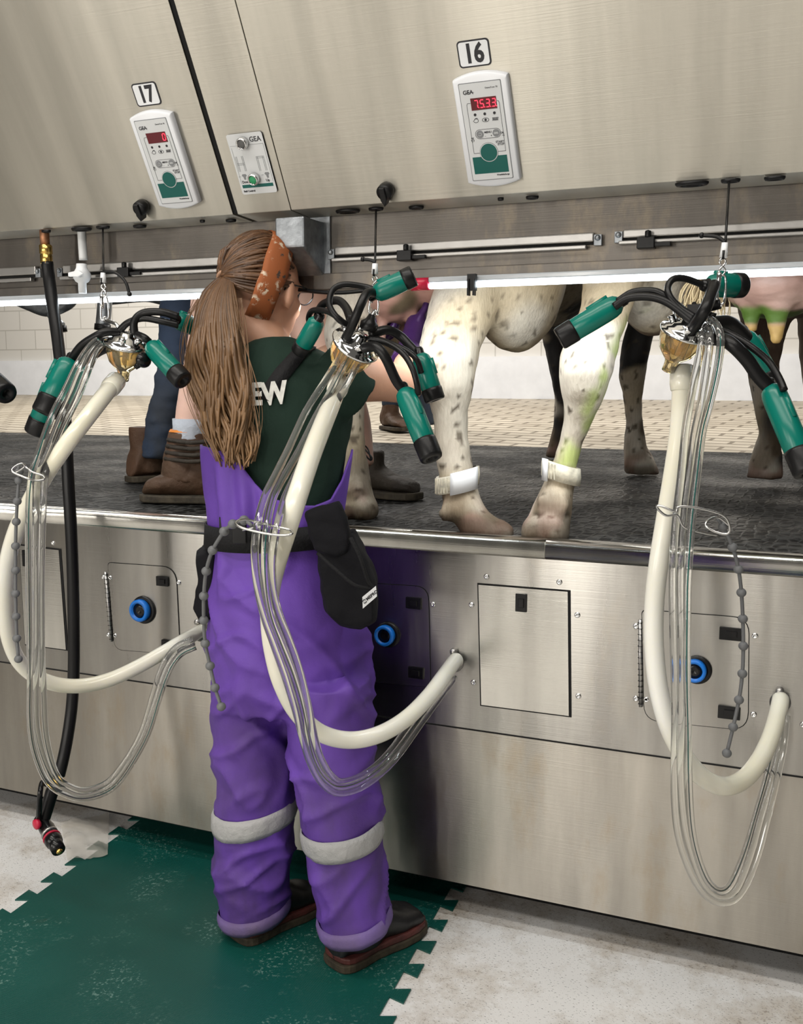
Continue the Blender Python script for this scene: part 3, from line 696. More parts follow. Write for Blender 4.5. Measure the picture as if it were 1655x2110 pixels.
for x, w, p in ((-1.36, .10, 22), (-1.70, .05, 8), (-.35, .22, 10), (-3.0, .12, 12), (-3.9, .35, 26), (-2.35, .08, 8)):
    area('steel_streak_light', (x, -4.0, 1.3), (x, -.2, 1.5), w, 1.5, p)  # unseen upright lights added to put vertical streaks on the brushed steel
sc = bpy.context.scene
sc.view_settings.view_transform = 'Standard'; sc.view_settings.exposure = -0.02
sc.cycles.max_bounces = 9; sc.cycles.transparent_max_bounces = 10; sc.cycles.transmission_bounces = 9; sc.cycles.adaptive_threshold = .045; sc.cycles.diffuse_bounces = 3; sc.cycles.glossy_bounces = 5
sc.cycles.caustics_refractive = False; sc.cycles.caustics_reflective = False
# ================================================================== clusters, hoses, chains
def pxs(pts, z=1.0, ox=0, oy=0): return [(ox+x/z, oy+y/z) for x, y in pts]
def path(pts, Y):
    """pixel points -> world; Y number or list gives the depth line"""
    ys = lerp_list(Y, len(pts)); return [P(x, y, d) for (x, y), d in zip(pts, ys)]
def teat_cup(parent, a, b, wpx, Ya, Yb, cap=.27, hole=False, nip=None):
    """green shell from pixel a (tube end) to pixel b (mouth end)"""
    A, Bq = P(*a, Ya), P(*b, Yb); ax = (Bq-A); L = ax.length; ax.normalize(); r = mpx(wpx/2, (A+Bq)/2)
    bm = BM(); lathe(bm, [(r*.45, -.004), (r*.62, -.002), (r*.86, .004), (r*.97, .014), (r, .03), (r, L*(1-cap)*.6), (r*.985, L*(1-cap)+.004), (r*.9, L*(1-cap)+.006)], A, ax, 28)
    up = V((0, 0, 1)); s = (up-ax*up.dot(ax)).normalized()
    o = finish('teat_cup', bm, M['shell'], parent)
    bm = BM(); n0 = A+s*r*.96+ax*.012; tube(bm, [n0, n0+ax*L*.34], [r*.24, r*.20], 10, k=1); finish('pulse_nipple', bm, M['shell'], o)
    h = L*(1-cap)
    bm = BM(); lathe(bm, [(r*.9, h), (r*1.035, h+.001), (r*1.05, h+.006), (r*1.03, L*.97), (r*.95, L), (r*.42, L+.0005), (r*.38, L-.018), (0, L-.018)], A, ax, 28); finish('rubber_liner', bm, M['black'], o)
    bm = BM(); lathe(bm, [(r*.40, -.016), (r*.50, -.012), (r*.50, -.004), (r*.7, .0)], A, ax, 20); finish('liner_collar', bm, M['blackgloss'], o)
    return o
def short_tube(parent, pts, wpx, Y, name='short_tube'):
    q = path(pts, Y); r = mpx(wpx/2, q[len(q)//2]); bm = BM(); tube(bm, q, [r*1.12, r, r, r, r, r*1.06], 14); finish(name, bm, M['black'], parent)
def claw(parent, c, Y, R, axis, neck=None):
    """amber bowl below a chrome lid; axis points from lid to bowl"""
    c = P(*c, Y); ax = V(axis).normalized(); R = mpx(R, c)
    bm = BM(); lathe(bm, [(R*1.0, .0), (R*1.02, R*.10), (R*.98, R*.45), (R*.80, R*.95), (R*.52, R*1.25), (R*.34, R*1.42), (R*.30, R*1.65), (R*.30, R*1.95)], c, ax, 32); finish('claw_bowl', bm, M['amber'], parent)
    bm = BM(); s0 = ax.orthogonal().normalized(); s1 = ax.cross(s0)
    for sd in (s0, s1): box(bm, c+ax*R*.55, (R*1.3, R*.04, R*.9), sd, sd.cross(ax), ax)
    finish('claw_rib', bm, M['amber'], parent)
    bm = BM(); lathe(bm, [(R*.90, R*.06), (R*1.10, R*.05), (R*1.14, -R*.02), (R*1.10, -R*.10), (R*.96, -R*.12), (R*.94, -R*.20), (R*.74, -R*.27), (R*.66, -R*.40), (R*.34, -R*.46), (R*.30, -R*.62), (0, -R*.64)], c, ax, 36); lid = finish('claw_lid', bm, M['chrome'], parent)
    t0 = -ax; s = (V((0, 0, 1))-ax*ax.z); s = s.normalized() if s.length > .1 else V((1, 0, 0)); w = ax.cross(s); q = []
    for a in (35, 145, 215, 325):
        d = s*cos(radians(a))+w*sin(radians(a)); b0 = c+d*R*.55-ax*R*.25
        bm = BM(); tube(bm, [b0, b0+d*R*.30-ax*R*.28], R*.17, 12, k=1); finish('claw_nipple', bm, M['chrome'], lid)
    return c, ax, R
def hook(parent_label, cable, y_anchor, y_mid, ferr, link, car, tail=None, leader=None):
    t = thing('retractor_cable', parent_label, 'cable', P(*cable[0], y_anchor))
    A, Bq = PZ(cable[0][0], cable[0][1], HZ-.003), P(*cable[1], y_mid)
    A = P(cable[0][0], cable[0][1], A.y); t.location = A
    bm = BM(); tube(bm, [A, Bq], .0022, 8, k=1); finish('cable_line', bm, M['black'], t)
    f0, f1 = P(*ferr[0], y_mid), P(*ferr[1], y_mid); r = .0065
    bm = BM(); tube(bm, [f0, f1], [r*.8, r], 12, k=1); finish('ferrule', bm, M['white'], t)
    bm = BM(); tube(bm, [f0.lerp(f1, .55)+V((0, -r*.85, 0)), f1+V((0, -r*.75, -.004))], .0022, 8, k=1); finish('ferrule_slot', bm, M['black'], t)
    if tail: bm = BM(); tube(bm, [P(x, y, y_mid) for x, y in tail], .0032, 8); ball(bm, P(*tail[-1], y_mid), .005, n=8, m=6); finish('cable_tail', bm, M['black'], t)
    a, b = P(*link[0], y_mid), P(*link[1], y_mid); ax = (b-a); L = ax.length; bm = BM()
    q = [a+ax*i/16+RT*(sin(2*pi*i/16)*L*.17) for i in range(17)]; q2 = [a+ax*i/16-RT*(sin(2*pi*i/16)*L*.17) for i in range(17)]
    tube(bm, q, .0017, 8, k=1); tube(bm, q2, .0017, 8, k=1); finish('chain_link', bm, M['chrome'], t)
    a, b = P(*car[0], y_mid), P(*car[1], y_mid); d = (b-a).normalized(); sdir = (RT-d*RT.dot(d)).normalized(); L = (b-a).length; w = .0065; bm = BM()
    loop = [a, a+d*L*.12+sdir*w, a+d*L*.85+sdir*w*1.3, b, b-d*L*.1-sdir*w*1.2, a+d*L*.2-sdir*w*.9, a]
    tube(bm, loop, .0021, 8); lathe(bm, [(.0035, 0), (.0042, .006), (.0042, .02), (.003, .03)], a-d*.004-sdir*w*.7, d, 10); finish('snap_hook', bm, M['chrome'], t)
    return t
def milk_hose(label, pts, wpx, dia=.034, plug=True, end_y0=True):
    """depth comes from the apparent width"""
    ws = lerp_list(wpx, len(pts)); q = [PF(x, y, dia*FPX/w) for (x, y), w in zip(pts, ws)]
    for _ in range(2): q = [q[0]]+[(q[i-1]+q[i]*4+q[i+1])/6 for i in range(1, len(q)-1)]+[q[-1]]
    if end_y0: q[-1] = P(*pts[-1], -.030); q.append(q[-1]+V((0, .018, 0)))
    t = thing('milk_hose', label, 'hose', q[-1]); bm = BM(); tube(bm, q, dia/2, 22); finish('hose_run', bm, M['milk'], t)
    if plug:
        d = (q[1]-q[0]).normalized(); bm = BM(); lathe(bm, [(dia*.47, 0), (dia*.60, .0), (dia*.61, .03), (dia*.56, .042), (dia*.5, .044)], q[0]+d*.002, d, 22); finish('hose_cuff', bm, M['milk'], t)
    return t, q
def clear_tubes(label, pts, ydep, spread, n=3, r=.0066, lower=.6, stripe=1):
    """bundle of flexible clear tubes; ydep = fwd depths"""
    ds = lerp_list(ydep, len(pts)); q = [PF(x, y, d) for (x, y), d in zip(pts, ds)]; q = crom(q, 4)
    sp = lerp_list(spread, len(q)); fr = frames(q); t = thing('pulse_tubes', label, 'tubing', q[-1])
    for i in range(n):
        o = (i-(n-1)/2)/(n-1)*2 if n > 1 else 0; pp = []
        for k, p in enumerate(q):
            tt = fr[k][0]; view = (p-CAM).normalized(); s = tt.cross(view).normalized()
            ph = o + .10*sin(k*.33+i*2.1); pp.append(p + s*sp[k]*ph + view*.006*sin(k*.21+i*1.9))
        bm = BM(); tube(bm, pp, r, 12, k=1); o_ = finish('clear_tube', bm, M['clear'], t)
        if i == stripe:
            bm = BM(); tube(bm, [p - (p-CAM).normalized()*r*.9 for p in pp], .0011, 6, k=1); finish('green_stripe', bm, M['greenp'], o_)
    return t
def chain(label, beads, s, wire, r=.0085, wire_s=None):
    """bead chain with a bent-wire hose clip; s = depth(s) along the view"""
    ds = lerp_list(s, len(beads)); q = [PF(x, y, d) for (x, y), d in zip(beads, ds)]
    t = thing('bead_chain', label, 'chain', q[0]); bm = BM(); tube(bm, q, .0032, 8, k=3)
    for p in q[1:]: ball(bm, p, r, r, r*.95, n=14, m=9)
    finish('beads', bm, M['chain'], t)
    ws = lerp_list(wire_s, len(wire)); w = [PF(x, y, d) for (x, y), d in zip(wire, ws)]
    bm = BM(); tube(bm, w, .0021, 8); finish('wire_clip', bm, M['zinc'], t); return t

# ---------------- middle cluster
Ym = -.40
t = thing('milking_cluster', 'milking cluster with green teat cups hanging over the worker\'s right shoulder', 'milking cluster', P(734, 711, Ym)); mc = t
claw(t, (733, 712), Ym, 47, RT*-.46+V((0, 0, -.72))+FH*.50)
teat_cup(t, (775, 606), (853, 568), 43, Ym, Ym+.02)
teat_cup(t, (655, 660), (617, 726), 38, Ym+.07, Ym+.09)
teat_cup(t, (834, 806), (890, 945), 47, Ym-.02, Ym-.06)
teat_cup(t, (866, 733), (897, 825), 42, Ym+.04, Ym+.04)
short_tube(t, [(713, 697), (727, 668), (742, 632), (757, 604), (775, 605)], 19, [Ym-.03, Ym-.05, Ym-.05, Ym-.03, Ym])
short_tube(t, [(722, 672), (697, 657), (679, 628), (686, 598), (710, 586), (752, 591), (772, 598)], 13, [Ym-.02, Ym-.04, Ym-.04, Ym-.03, Ym-.02, Ym, Ym])
short_tube(t, [(724, 660), (712, 632), (694, 619), (665, 628), (655, 650), (655, 661)], 17, [Ym, Ym+.03, Ym+.05, Ym+.08, Ym+.10, Ym+.10])
short_tube(t, [(715, 672), (690, 650), (668, 640), (644, 640), (636, 655), (640, 672)], 12, [Ym, Ym+.02, Ym+.05, Ym+.08, Ym+.10, Ym+.11])
short_tube(t, [(752, 716), (775, 715), (795, 738), (816, 783), (832, 804)], 21, [Ym-.03, Ym-.05, Ym-.05, Ym-.03, Ym-.02])
short_tube(t, [(760, 697), (797, 707), (829, 727), (849, 757), (859, 789), (862, 812)], 13, [Ym-.02, Ym-.02, Ym-.03, Ym-.04, Ym-.04, Ym-.03])
short_tube(t, [(762, 690), (797, 680), (824, 692), (846, 714), (866, 735)], 19, [Ym, Ym+.02, Ym+.04, Ym+.04, Ym+.04])
short_tube(t, [(763, 694), (806, 708), (840, 724), (860, 743), (868, 768)], 12, [Ym, Ym, Ym, Ym, Ym+.01])
c = P(760, 672, Ym-.02); bm = BM()
lathe(bm, [(.012, -.010), (.017, -.006), (.017, .006), (.010, .012), (.006, .022)], c, RT*.3+V((0, 0, 1)), 10); finish('star_knob', bm, M['black'], t, smooth=False)
bm = BM(); tube(bm, [c+V((0, 0, .01)), P(766, 650, Ym-.02), P(773, 640, Ym-.02), P(778, 650, Ym-.02)], .0028, 8); finish('hanger_loop', bm, M['chrome'], t)
hook('thin black cable and snap hook holding the middle milking cluster', ((775, 428), (773, 545)), 0, Ym+.02, ((773, 543), (772.5, 565)), ((773, 567), (773, 597)), ((772, 596), (769, 648)), [(774, 541), (764, 536), (748, 534)])
# pulsation tubes and milk hose
clear_tubes('bundle of clear tubes looping from the middle cluster past the worker\'s hip', [(745, 690), (732, 712), (712, 752), (684, 802), (650, 857), (614, 930), (585, 985), (564, 1030), (550, 1090), (544, 1150), (548, 1214), (560, 1270), (580, 1325), (604, 1392), (623, 1460), (636, 1520), (650, 1568), (673, 1606), (703, 1622), (752, 1606), (806, 1560), (862, 1483), (906, 1422), (930, 1391)],
            [1.93, 1.90, 1.87, 1.84, 1.79, 1.70, 1.64, 1.60, 1.56, 1.56, 1.58, 1.60, 1.62, 1.64, 1.68, 1.72, 1.78, 1.85, 1.90, 1.95, 2.0, 2.1, 2.2, 2.27], [.019, .017, .013, .011, .010, .010], 3)
mh, q = milk_hose('white milk hose looping from the middle cluster in front of purple trousers', [(700, 790), (684, 830), (664, 880), (640, 935), (614, 1019), (588, 1100), (566, 1165), (555, 1214), (552, 1267), (559, 1338), (574, 1405), (606, 1474), (656, 1520), (718, 1534), (781, 1521), (838, 1488), (886, 1437), (914, 1393), (936, 1364)],
          [36, 38, 40, 42, 43.5, 44.5, 42, 39, 38, 38, 38, 37, 36.5, 36, 35.5, 34.5, 33, 32, 31])
chain('grey bead chain hanging beside the purple trousers at the belt', [(520, 1084), (503, 1072), (480, 1080), (462, 1095), (438, 1134), (425, 1177), (420, 1228), (420, 1278), (423, 1326), (433, 1372), (443, 1417), (456, 1456)], [1.62, 1.64, 1.68, 1.72, 1.76, 1.78, 1.78],
      [(500, 1092), (525, 1086), (528, 1076), (500, 1070), (486, 1078), (500, 1088), (540, 1098), (575, 1103), (600, 1101), (598, 1092), (568, 1085), (545, 1080), (515, 1072)], wire_s=[1.62, 1.6, 1.57, 1.545, 1.54, 1.56, 1.6])
# ---------------- right cluster
Yr = -.36
t = thing('milking_cluster', 'milking cluster with green teat cups hanging at the right near the bare udder', 'milking cluster', P(1408, 680, Yr))
claw(t, (1409, 686), Yr, 45, RT*-.22+V((0, 0, -.85))+FH*.42)
teat_cup(t, (1275, 625), (1152, 699), 47, Yr, Yr-.03)
teat_cup(t, (1462, 588), (1531, 588), 50, Yr+.05, Yr+.10, cap=.30)
teat_cup(t, (1590, 800), (1664, 976), 54, Yr-.02, Yr-.08)
teat_cup(t, (1538, 690), (1596, 790), 40, Yr+.08, Yr+.10)
short_tube(t, [(1424, 682), (1449, 645), (1464, 612), (1472, 588)], 25, [Yr-.02, Yr-.06, Yr-.04, Yr])
short_tube(t, [(1432, 655), (1401, 634), (1380, 610), (1377, 590), (1388, 575), (1412, 574), (1447, 586), (1462, 588)], 14, [Yr-.02, Yr-.02, Yr-.02, Yr-.01, Yr, Yr+.02, Yr+.04, Yr+.05])
short_tube(t, [(1428, 655), (1384, 620), (1358, 603), (1335, 599), (1302, 603), (1272, 622)], 15, Yr-.01)
short_tube(t, [(1430, 664), (1384, 628), (1352, 614), (1320, 611), (1290, 616), (1266, 632)], 17, Yr-.02)
short_tube(t, [(1458, 695), (1490, 700), (1512, 713), (1540, 742), (1562, 773), (1588, 800)], 29, [Yr-.02, Yr-.04, Yr-.05, Yr-.04, Yr-.03, Yr-.02])
short_tube(t, [(1462, 672), (1503, 688), (1547, 714), (1584, 745), (1606, 780), (1616, 804)], 15, [Yr, Yr-.02, Yr-.03, Yr-.03, Yr-.04, Yr-.05])
short_tube(t, [(1462, 668), (1499, 664), (1521, 678), (1542, 700)], 28, [Yr, Yr+.03, Yr+.05, Yr+.08])
c = P(1436, 640, Yr-.01); bm = BM()
tube(bm, [P(1418, 668, Yr), c, P(1462, 632, Yr), P(1485, 626, Yr)], .0085, 10); box(bm, c, (.03, .018, .02)); tube(bm, [c, P(1430, 625, Yr)], .004, 8, k=1); tube(bm, [P(1462, 648, Yr), P(1475, 652, Yr)], .005, 8, k=1); finish('claw_bracket', bm, M['black'], t)
bm = BM(); tube(bm, [P(1387, 640, Yr), P(1392, 655, Yr), P(1402, 657, Yr)], .002, 8); tube(bm, [P(1478, 600, Yr), P(1480, 628, Yr), P(1488, 632, Yr)], .0025, 8); finish('bent_wire', bm, M['chrome'], t)
hook('thin black cable and snap hook holding the right milking cluster', ((1503, 368), (1495, 502)), 0, Yr+.02, ((1494, 500), (1491, 530)), ((1490, 530), (1488, 568)), ((1488, 566), (1482, 628)), [(1495, 500), (1478, 488), (1446, 485)])
clear_tubes('bundle of clear tubes hanging in a deep loop from the right cluster', [(1452, 672), (1463, 683), (1464, 712), (1455, 770), (1442, 836), (1431, 889), (1420, 976), (1408, 1080), (1402, 1186), (1402, 1292), (1403, 1400), (1404, 1500), (1404, 1611), (1410, 1700), (1425, 1765), (1450, 1823), (1482, 1848), (1515, 1834), (1545, 1768), (1570, 1680), (1592, 1600), (1606, 1535), (1611, 1474)],
            [1.66, 1.63, 1.62, 1.62, 1.62, 1.63, 1.64, 1.65, 1.65, 1.65, 1.66, 1.67, 1.68, 1.70, 1.72, 1.75, 1.78, 1.80, 1.84, 1.89, 1.94, 1.975, 1.99], [.015, .015, .014, .011, .011, .011, .010, .011, .009], 3, .0066, stripe=2)
milk_hose('white milk hose hanging from the right cluster down to the right outlet', [(1405, 752), (1406, 800), (1404, 889), (1390, 965), (1370, 1080), (1357, 1160), (1346, 1239), (1344, 1319), (1353, 1425), (1374, 1505), (1412, 1571), (1452, 1614), (1496, 1632), (1536, 1613), (1568, 1571), (1592, 1518), (1604, 1470), (1608, 1447)],
          [40, 40, 40, 40.5, 40.5, 40.5, 40, 40, 40, 40, 40, 39.5, 39, 38, 37, 36, 35, 34])
chain('grey bead chain hanging in front of the right access panel', [(1478, 1068), (1490, 1085), (1510, 1128), (1522, 1173), (1528, 1221), (1531, 1275), (1532, 1331), (1530, 1388), (1523, 1442), (1511, 1498), (1498, 1552)], [1.66, 1.68, 1.72, 1.74, 1.75],
      [(1505, 1085), (1480, 1066), (1460, 1072), (1455, 1084), (1475, 1096), (1498, 1100), (1504, 1086), (1490, 1062), (1440, 1047), (1400, 1044), (1394, 1054), (1380, 1050), (1360, 1042), (1354, 1046), (1372, 1062), (1396, 1062), (1410, 1086), (1450, 1098), (1480, 1103)], wire_s=[1.66, 1.64, 1.63, 1.62, 1.62, 1.62, 1.63, 1.64, 1.66])
# ---------------- left cluster
Yl = -.42
t = thing('milking_cluster', 'milking cluster with green teat cups hanging at the left above the black hose', 'milking cluster', P(259, 707, Yl))
claw(t, (260, 710), Yl, 40, RT*-.20+V((0, 0, -.9))+FH*.30)
teat_cup(t, (146, 744), (91, 853), 53, Yl-.02, Yl-.07, cap=.32)
teat_cup(t, (115, 790), (73, 893), 47, Yl+.03, Yl+.02, cap=.30)
teat_cup(t, (311, 712), (378, 785), 41, Yl, Yl-.02, cap=.26)
teat_cup(t, (366, 660), (428, 684), 38, Yl+.10, Yl+.22)
short_tube(t, [(245, 685), (220, 684), (199, 692), (167, 713), (146, 742)], 17, [Yl, Yl-.02, Yl-.03, Yl-.03, Yl-.02])
short_tube(t, [(238, 702), (215, 706), (190, 711), (168, 732), (150, 752)], 21, [Yl, Yl, Yl, Yl, Yl-.01])
short_tube(t, [(238, 715), (205, 728), (170, 755), (140, 780), (118, 792)], 12, [Yl, Yl+.01, Yl+.02, Yl+.03, Yl+.03])
short_tube(t, [(246, 682), (264, 665), (295, 656), (333, 662), (368, 670)], 14, [Yl, Yl, Yl+.01, Yl+.02, Yl+.04])
short_tube(t, [(277, 690), (277, 662), (296, 645), (333, 643), (368, 653)], 16, [Yl, Yl, Yl+.01, Yl+.02, Yl+.04])
short_tube(t, [(283, 690), (298, 696), (308, 706), (316, 720)], 15, [Yl, Yl-.01, Yl, Yl])
bm = BM(); tube(bm, [P(215, 652, Yl+.02), P(218, 659, Yl+.02), P(238, 667, Yl), P(247, 680, Yl), P(255, 692, Yl)], .004, 10); finish('hanger_arm', bm, M['chrome'], t)
bm = BM(); bq = P(296, 742, Yl-.01); ball(bm, bq, .013, .02, .016); tube(bm, [bq, P(278, 758, Yl-.02)], [.010, .005], 10, k=1); finish('shutoff_plunger', bm, M['blackgloss'], t)
hook('thin black cable and snap hook holding the left milking cluster', ((212, 468), (213, 562)), 0, Yl+.02, ((212.5, 562), (212.5, 582)), ((213, 584), (214, 610)), ((214, 610), (216, 660)), [(214, 558), (238, 562), (258, 580), (267, 606)])
clear_tubes('bundle of clear tubes looping from the left cluster to the left outlet', [(205, 707), (190, 722), (172, 753), (148, 809), (123, 861), (98, 925), (84, 960), (78, 985), (74, 1051), (73, 1172), (74, 1333), (75, 1413), (77, 1494), (88, 1554), (110, 1607), (142, 1630), (178, 1637), (226, 1619), (262, 1575), (298, 1510), (322, 1434), (343, 1375), (368, 1341), (400, 1325)],
            [2.06, 2.03, 2.0, 1.98, 1.96, 1.95, 1.95, 1.95, 1.96, 2.0, 2.1, 2.15, 2.2, 2.25, 2.3, 2.33, 2.36, 2.4, 2.4, 2.4, 2.4, 2.4, 2.4, 2.4], [.008, .012, .014, .012, .012, .015, .013, .010, .008, .010, .010], 3, .0068, stripe=0)
milk_hose('white milk hose looping from the left cluster to the left outlet', [(240, 784), (226, 800), (200, 834), (172, 870), (141, 908), (117, 945), (97, 968), (60, 1035), (27, 1099), (11, 1156), (7, 1232), (12, 1313), (30, 1362), (64, 1395), (113, 1415), (169, 1419), (226, 1405), (284, 1376), (343, 1341), (384, 1316), (409, 1303)],
          [33.5, 34.5, 35.2, 35.6, 35.6, 35, 34, 33, 32, 31.2, 30.5, 30, 29.5, 29, 28.5, 28])
chain('grey bead chain hanging at the far left edge beside the left milk hose', [(38, 960), (40, 972), (39, 990), (35.5, 1033), (33.4, 1075), (32, 1125), (32, 1175), (32, 1223), (33, 1270), (34.6, 1315), (38, 1358)], [1.93, 1.95, 1.98, 2.0],
      [(30, 975), (50, 962), (45, 955), (30, 962), (26, 972), (55, 985), (72, 990), (90, 988), (88, 980), (66, 972), (48, 958)], wire_s=[1.92, 1.9, 1.93])
# edge of a fourth cluster at far left
bm_t = thing('milking_cluster', 'black mouth of a teat cup poking in at the left edge', 'milking cluster', P(-60, 770, -.4))
teat_cup(bm_t, (-70, 735), (14, 812), 44, -.40, -.46, cap=.42)
# ---------------- water hose with spray nozzle
t = thing('spray_hose', 'black wash-down hose with brass fitting and trigger nozzle hanging at left', 'hose', PZ(92, 474, HZ))
ya = PZ(92, 474, HZ).y
hp = [(97, 540), (102, 580), (110, 640), (119, 700), (130, 800), (136, 890), (141, 1000), (147, 1100), (150, 1180), (152, 1290), (152, 1380), (148, 1455), (139, 1520), (130, 1565), (122, 1598)]
hy = [ya, ya, ya-.01, ya-.02, ya-.03, ya-.04, ya-.05, ya-.05, ya-.05, ya-.05, ya-.05, ya-.06, ya-.08, ya-.10, ya-.11]
q = path(hp, hy); bm = BM(); tube(bm, q, .0148, 18); finish('rubber_hose', bm, M['black'], t)
bm = BM(); tube(bm, [P(91, 472, ya), P(93, 506, ya)], .0115, 14, k=1); finish('copper_pipe', bm, M['copper'], t)
bm = BM(); lathe(bm, [(.013, 0), (.0165, .002), (.0165, .022), (.0135, .024), (.0155, .026), (.0155, .046), (.013, .048)], P(94, 504, ya), (.02, 0, -1), 6); finish('brass_nut', bm, M['brass'], t)
n0 = q[-1]; n1 = P(107, 1632, ya-.13); n2 = P(90, 1690, ya-.15)
bm = BM(); tube(bm, [n0.lerp(n1, .05), n0.lerp(n1, .55)], .0155, 14, k=1); finish('brass_ferrule', bm, M['brass'], t)
bm = BM(); tube(bm, [n0.lerp(n1, .5), n1, n2, P(84, 1702, ya-.16)], [.0145, .0165, .015, .017], 14, k=3); nz_ = finish('nozzle_grip', bm, M['black'], t)
bm = BM(); a = P(96, 1706, ya-.16); b = P(121, 1752, ya-.20); tube(bm, [P(78, 1686, ya-.15), a, b], [.012, .019, .0165], 18, k=4); lathe(bm, [(.0195, 0), (.0215, .008), (.020, .020), (.012, .030), (.010, .034)], a.lerp(b, .45), b-a, 20); finish('nozzle_head', bm, M['blackgloss'], nz_)
bm = BM(); lathe(bm, [(.0218, 0), (.0218, .004)], a.lerp(b, .42), b-a, 20); finish('red_ring', bm, M['redcap'], nz_)
bm = BM(); lathe(bm, [(.0202, 0), (.0202, .007)], a.lerp(b, .22), b-a, 20); finish('steel_ring', bm, M['alu'], nz_)
bm = BM(); lathe(bm, [(.007, 0), (.008, .006), (.004, .010)], b, b-a, 8); finish('brass_tip', bm, M['brass'], nz_)
bm = BM(); lathe(bm, [(.013, 0), (.013, .008), (.009, .010), (0, .011)], P(79, 1697, ya-.175), (-.2, -1, 0), 18); finish('red_button', bm, M['redcap'], nz_)
bm = BM(); tube(bm, [P(80, 1690, ya-.17), P(81, 1660, ya-.18), P(83, 1632, ya-.18), P(87, 1612, ya-.16), P(95, 1618, ya-.15)], [.007, .007, .0065, .006, .005], 10); finish('trigger', bm, M['blackgloss'], nz_)
# ---------------- drain tube with plastic valve
yb_ = PZ(168, 470, HZ).y
t = thing('drain_valve', 'frosted plastic drain tube with white stopcock under the left hood', 'valve', P(168, 470, yb_))
bm = BM(); tube(bm, [P(168, 468, yb_), P(170, 505, yb_), P(172, 536, yb_)], .0105, 16); finish('drain_tube', bm, M['frost'], t)
bm = BM(); c = P(169, 568, yb_); lathe(bm, [(.0125, .028), (.0135, .018), (.017, .012), (.021, .004), (.021, -.006), (.016, -.014), (.010, -.018), (.0098, -.042), (.008, -.042)], c, (0, 0, 1), 20); finish('valve_body', bm, M['white'], t)
bm = BM(); prism(bm, [c+V((x, -.021, z)) for x, z in ((-.02, .006), (.012, .010), (.026, .001), (.01, -.006), (-.02, -.004))], V((0, -.006, 0))); finish('valve_lever', bm, M['white'], t, bevel=.002)
# ---------------- clear plastic scrap on the floor
bm = BM(); q = [PZ(x, y, .006) for x, y in ((125, 1695), (225, 1678), (222, 1765), (140, 1778))]; n = 14; g = []
for i in range(n+1):
    row = []
    for j in range(n+1):
        p = q[0].lerp(q[1], i/n).lerp(q[3].lerp(q[2], i/n), j/n); p.z = .007+.016*max(0, nz(p, 26, 3))+.006*abs(nz(p, 70, 1)); row.append(bm.verts.new(p))
    g.append(row)
for i in range(n):
    for j in range(n): bm.faces.new((g[i][j], g[i+1][j], g[i+1][j+1], g[i][j+1])).smooth = True
m, tt, b = nt('cloudy plastic film'); setin(b, Base_Color=rgb(.70, .66, .58), Roughness=.2); b.inputs['Alpha'].default_value = .42; M['scrap'] = m
o = finish('plastic_sheet', bm, M['scrap']); tag(o, 'crumpled clear plastic sheet lying on the white floor by the nozzle', 'plastic sheet')
# ================================================================== cows
def limb(bm, rows, Y, dh, n=20, sq=.9):
    """rows: (y, xl, xr) in pixels"""
    ys = lerp_list(Y, len(rows)); ds = lerp_list(dh, len(rows))
    loft(bm, [ring(xl, xr, y, yy, d, n, 0, sq) for (y, xl, xr), yy, d in zip(rows, ys, ds)], True)
def egg(bm, x, y, z, rx, ry, rz, n=28, m=18): ball(bm, (x, y, z), rx, ry, rz, n=n, m=m)
WHT, CRM, MUD, BLK, PNK = V((.70, .66, .58)), V((.52, .42, .27)), V((.17, .115, .06)), V((.014, .013, .013)), V((.42, .23, .19))
def sm(a, b, x): t = max(0, min(1, (x-a)/(b-a))); return t*t*(3-2*t)
def spots(p, k=55, th=.33): return sm(th, th+.06, nz(p, k, 4))
def cow_paint(black):
    def f(p):
        h = p.z-ZD; c = WHT.copy()
        c = c.lerp(CRM, .25+.65*sm(-.1, .5, nz(p, 7, 2)+.30*sm(.30, .5, h))); c = c.lerp(CRM*.55, .6*sm(.45, .8, p.y)*sm(1.3, 1.4, p.z))  # belly further back painted darker to stand in for its shade
        if black: c = c.lerp(BLK, black(p))
        m = sm(.26, .04, h+.10*nz(p, 9, 8)); c = c.lerp(MUD, .80*m*sm(-.35, .25, nz(p, 16, 6)))
        c = c.lerp(MUD*.35, .9*spots(p, 60, .44)*sm(.9, .3, h)); c = c.lerp(MUD*.4, .8*spots(p, 24, .55)*sm(.9, .2, h))
        c = c.lerp(PNK, .8*sm(.10, .0, h)*sm(-.1, .3, nz(p, 20, 1)))
        if h < .05: c = c.lerp(MUD*.45, sm(.055, .02, h)*.8)
        return c
    return f
def hoof(bm, rows, Y, split=True):
    limb(bm, rows, Y, .045, 18, .8)
# ---- cow A
ca = thing('cow', 'white cow with a leg band being milked by the ponytailed worker', 'cow', (-.9, .15, ZD))
bm = BM()
limb(bm, [(520, 915, 1120), (560, 903, 1085), (595, 895, 1040), (647, 879, 1025), (691, 867, 1005), (725, 862, 990), (760, 866, 981), (794, 874, 974), (849, 888, 967), (898, 894, 966), (952, 902, 973), (1006, 908, 983), (1040, 912, 997), (1062, 924, 1016), (1086, 945, 1042), (1103, 952, 1056)],
     [.34, .28, .22, .17, .13, .10, .09, .09, .095, .095, .095, .09, .09, .085, .085, .085], [.18, .17, .14, .11, .085, .07, .062, .055, .042, .036, .036, .040, .046, .045, .048, .046])
for x, y, ym in ((978, 1088, .075), (1022, 1094, .095)): ball(bm, P(x, y, ym), .026, .055, .030, (RT*.8+FH*.6), (FH*.8-RT*.6))
for x, y in ((916, 1058), (944, 1055)): egg(bm, *P(x, y, .045), .016, .016, .026, 12, 8)
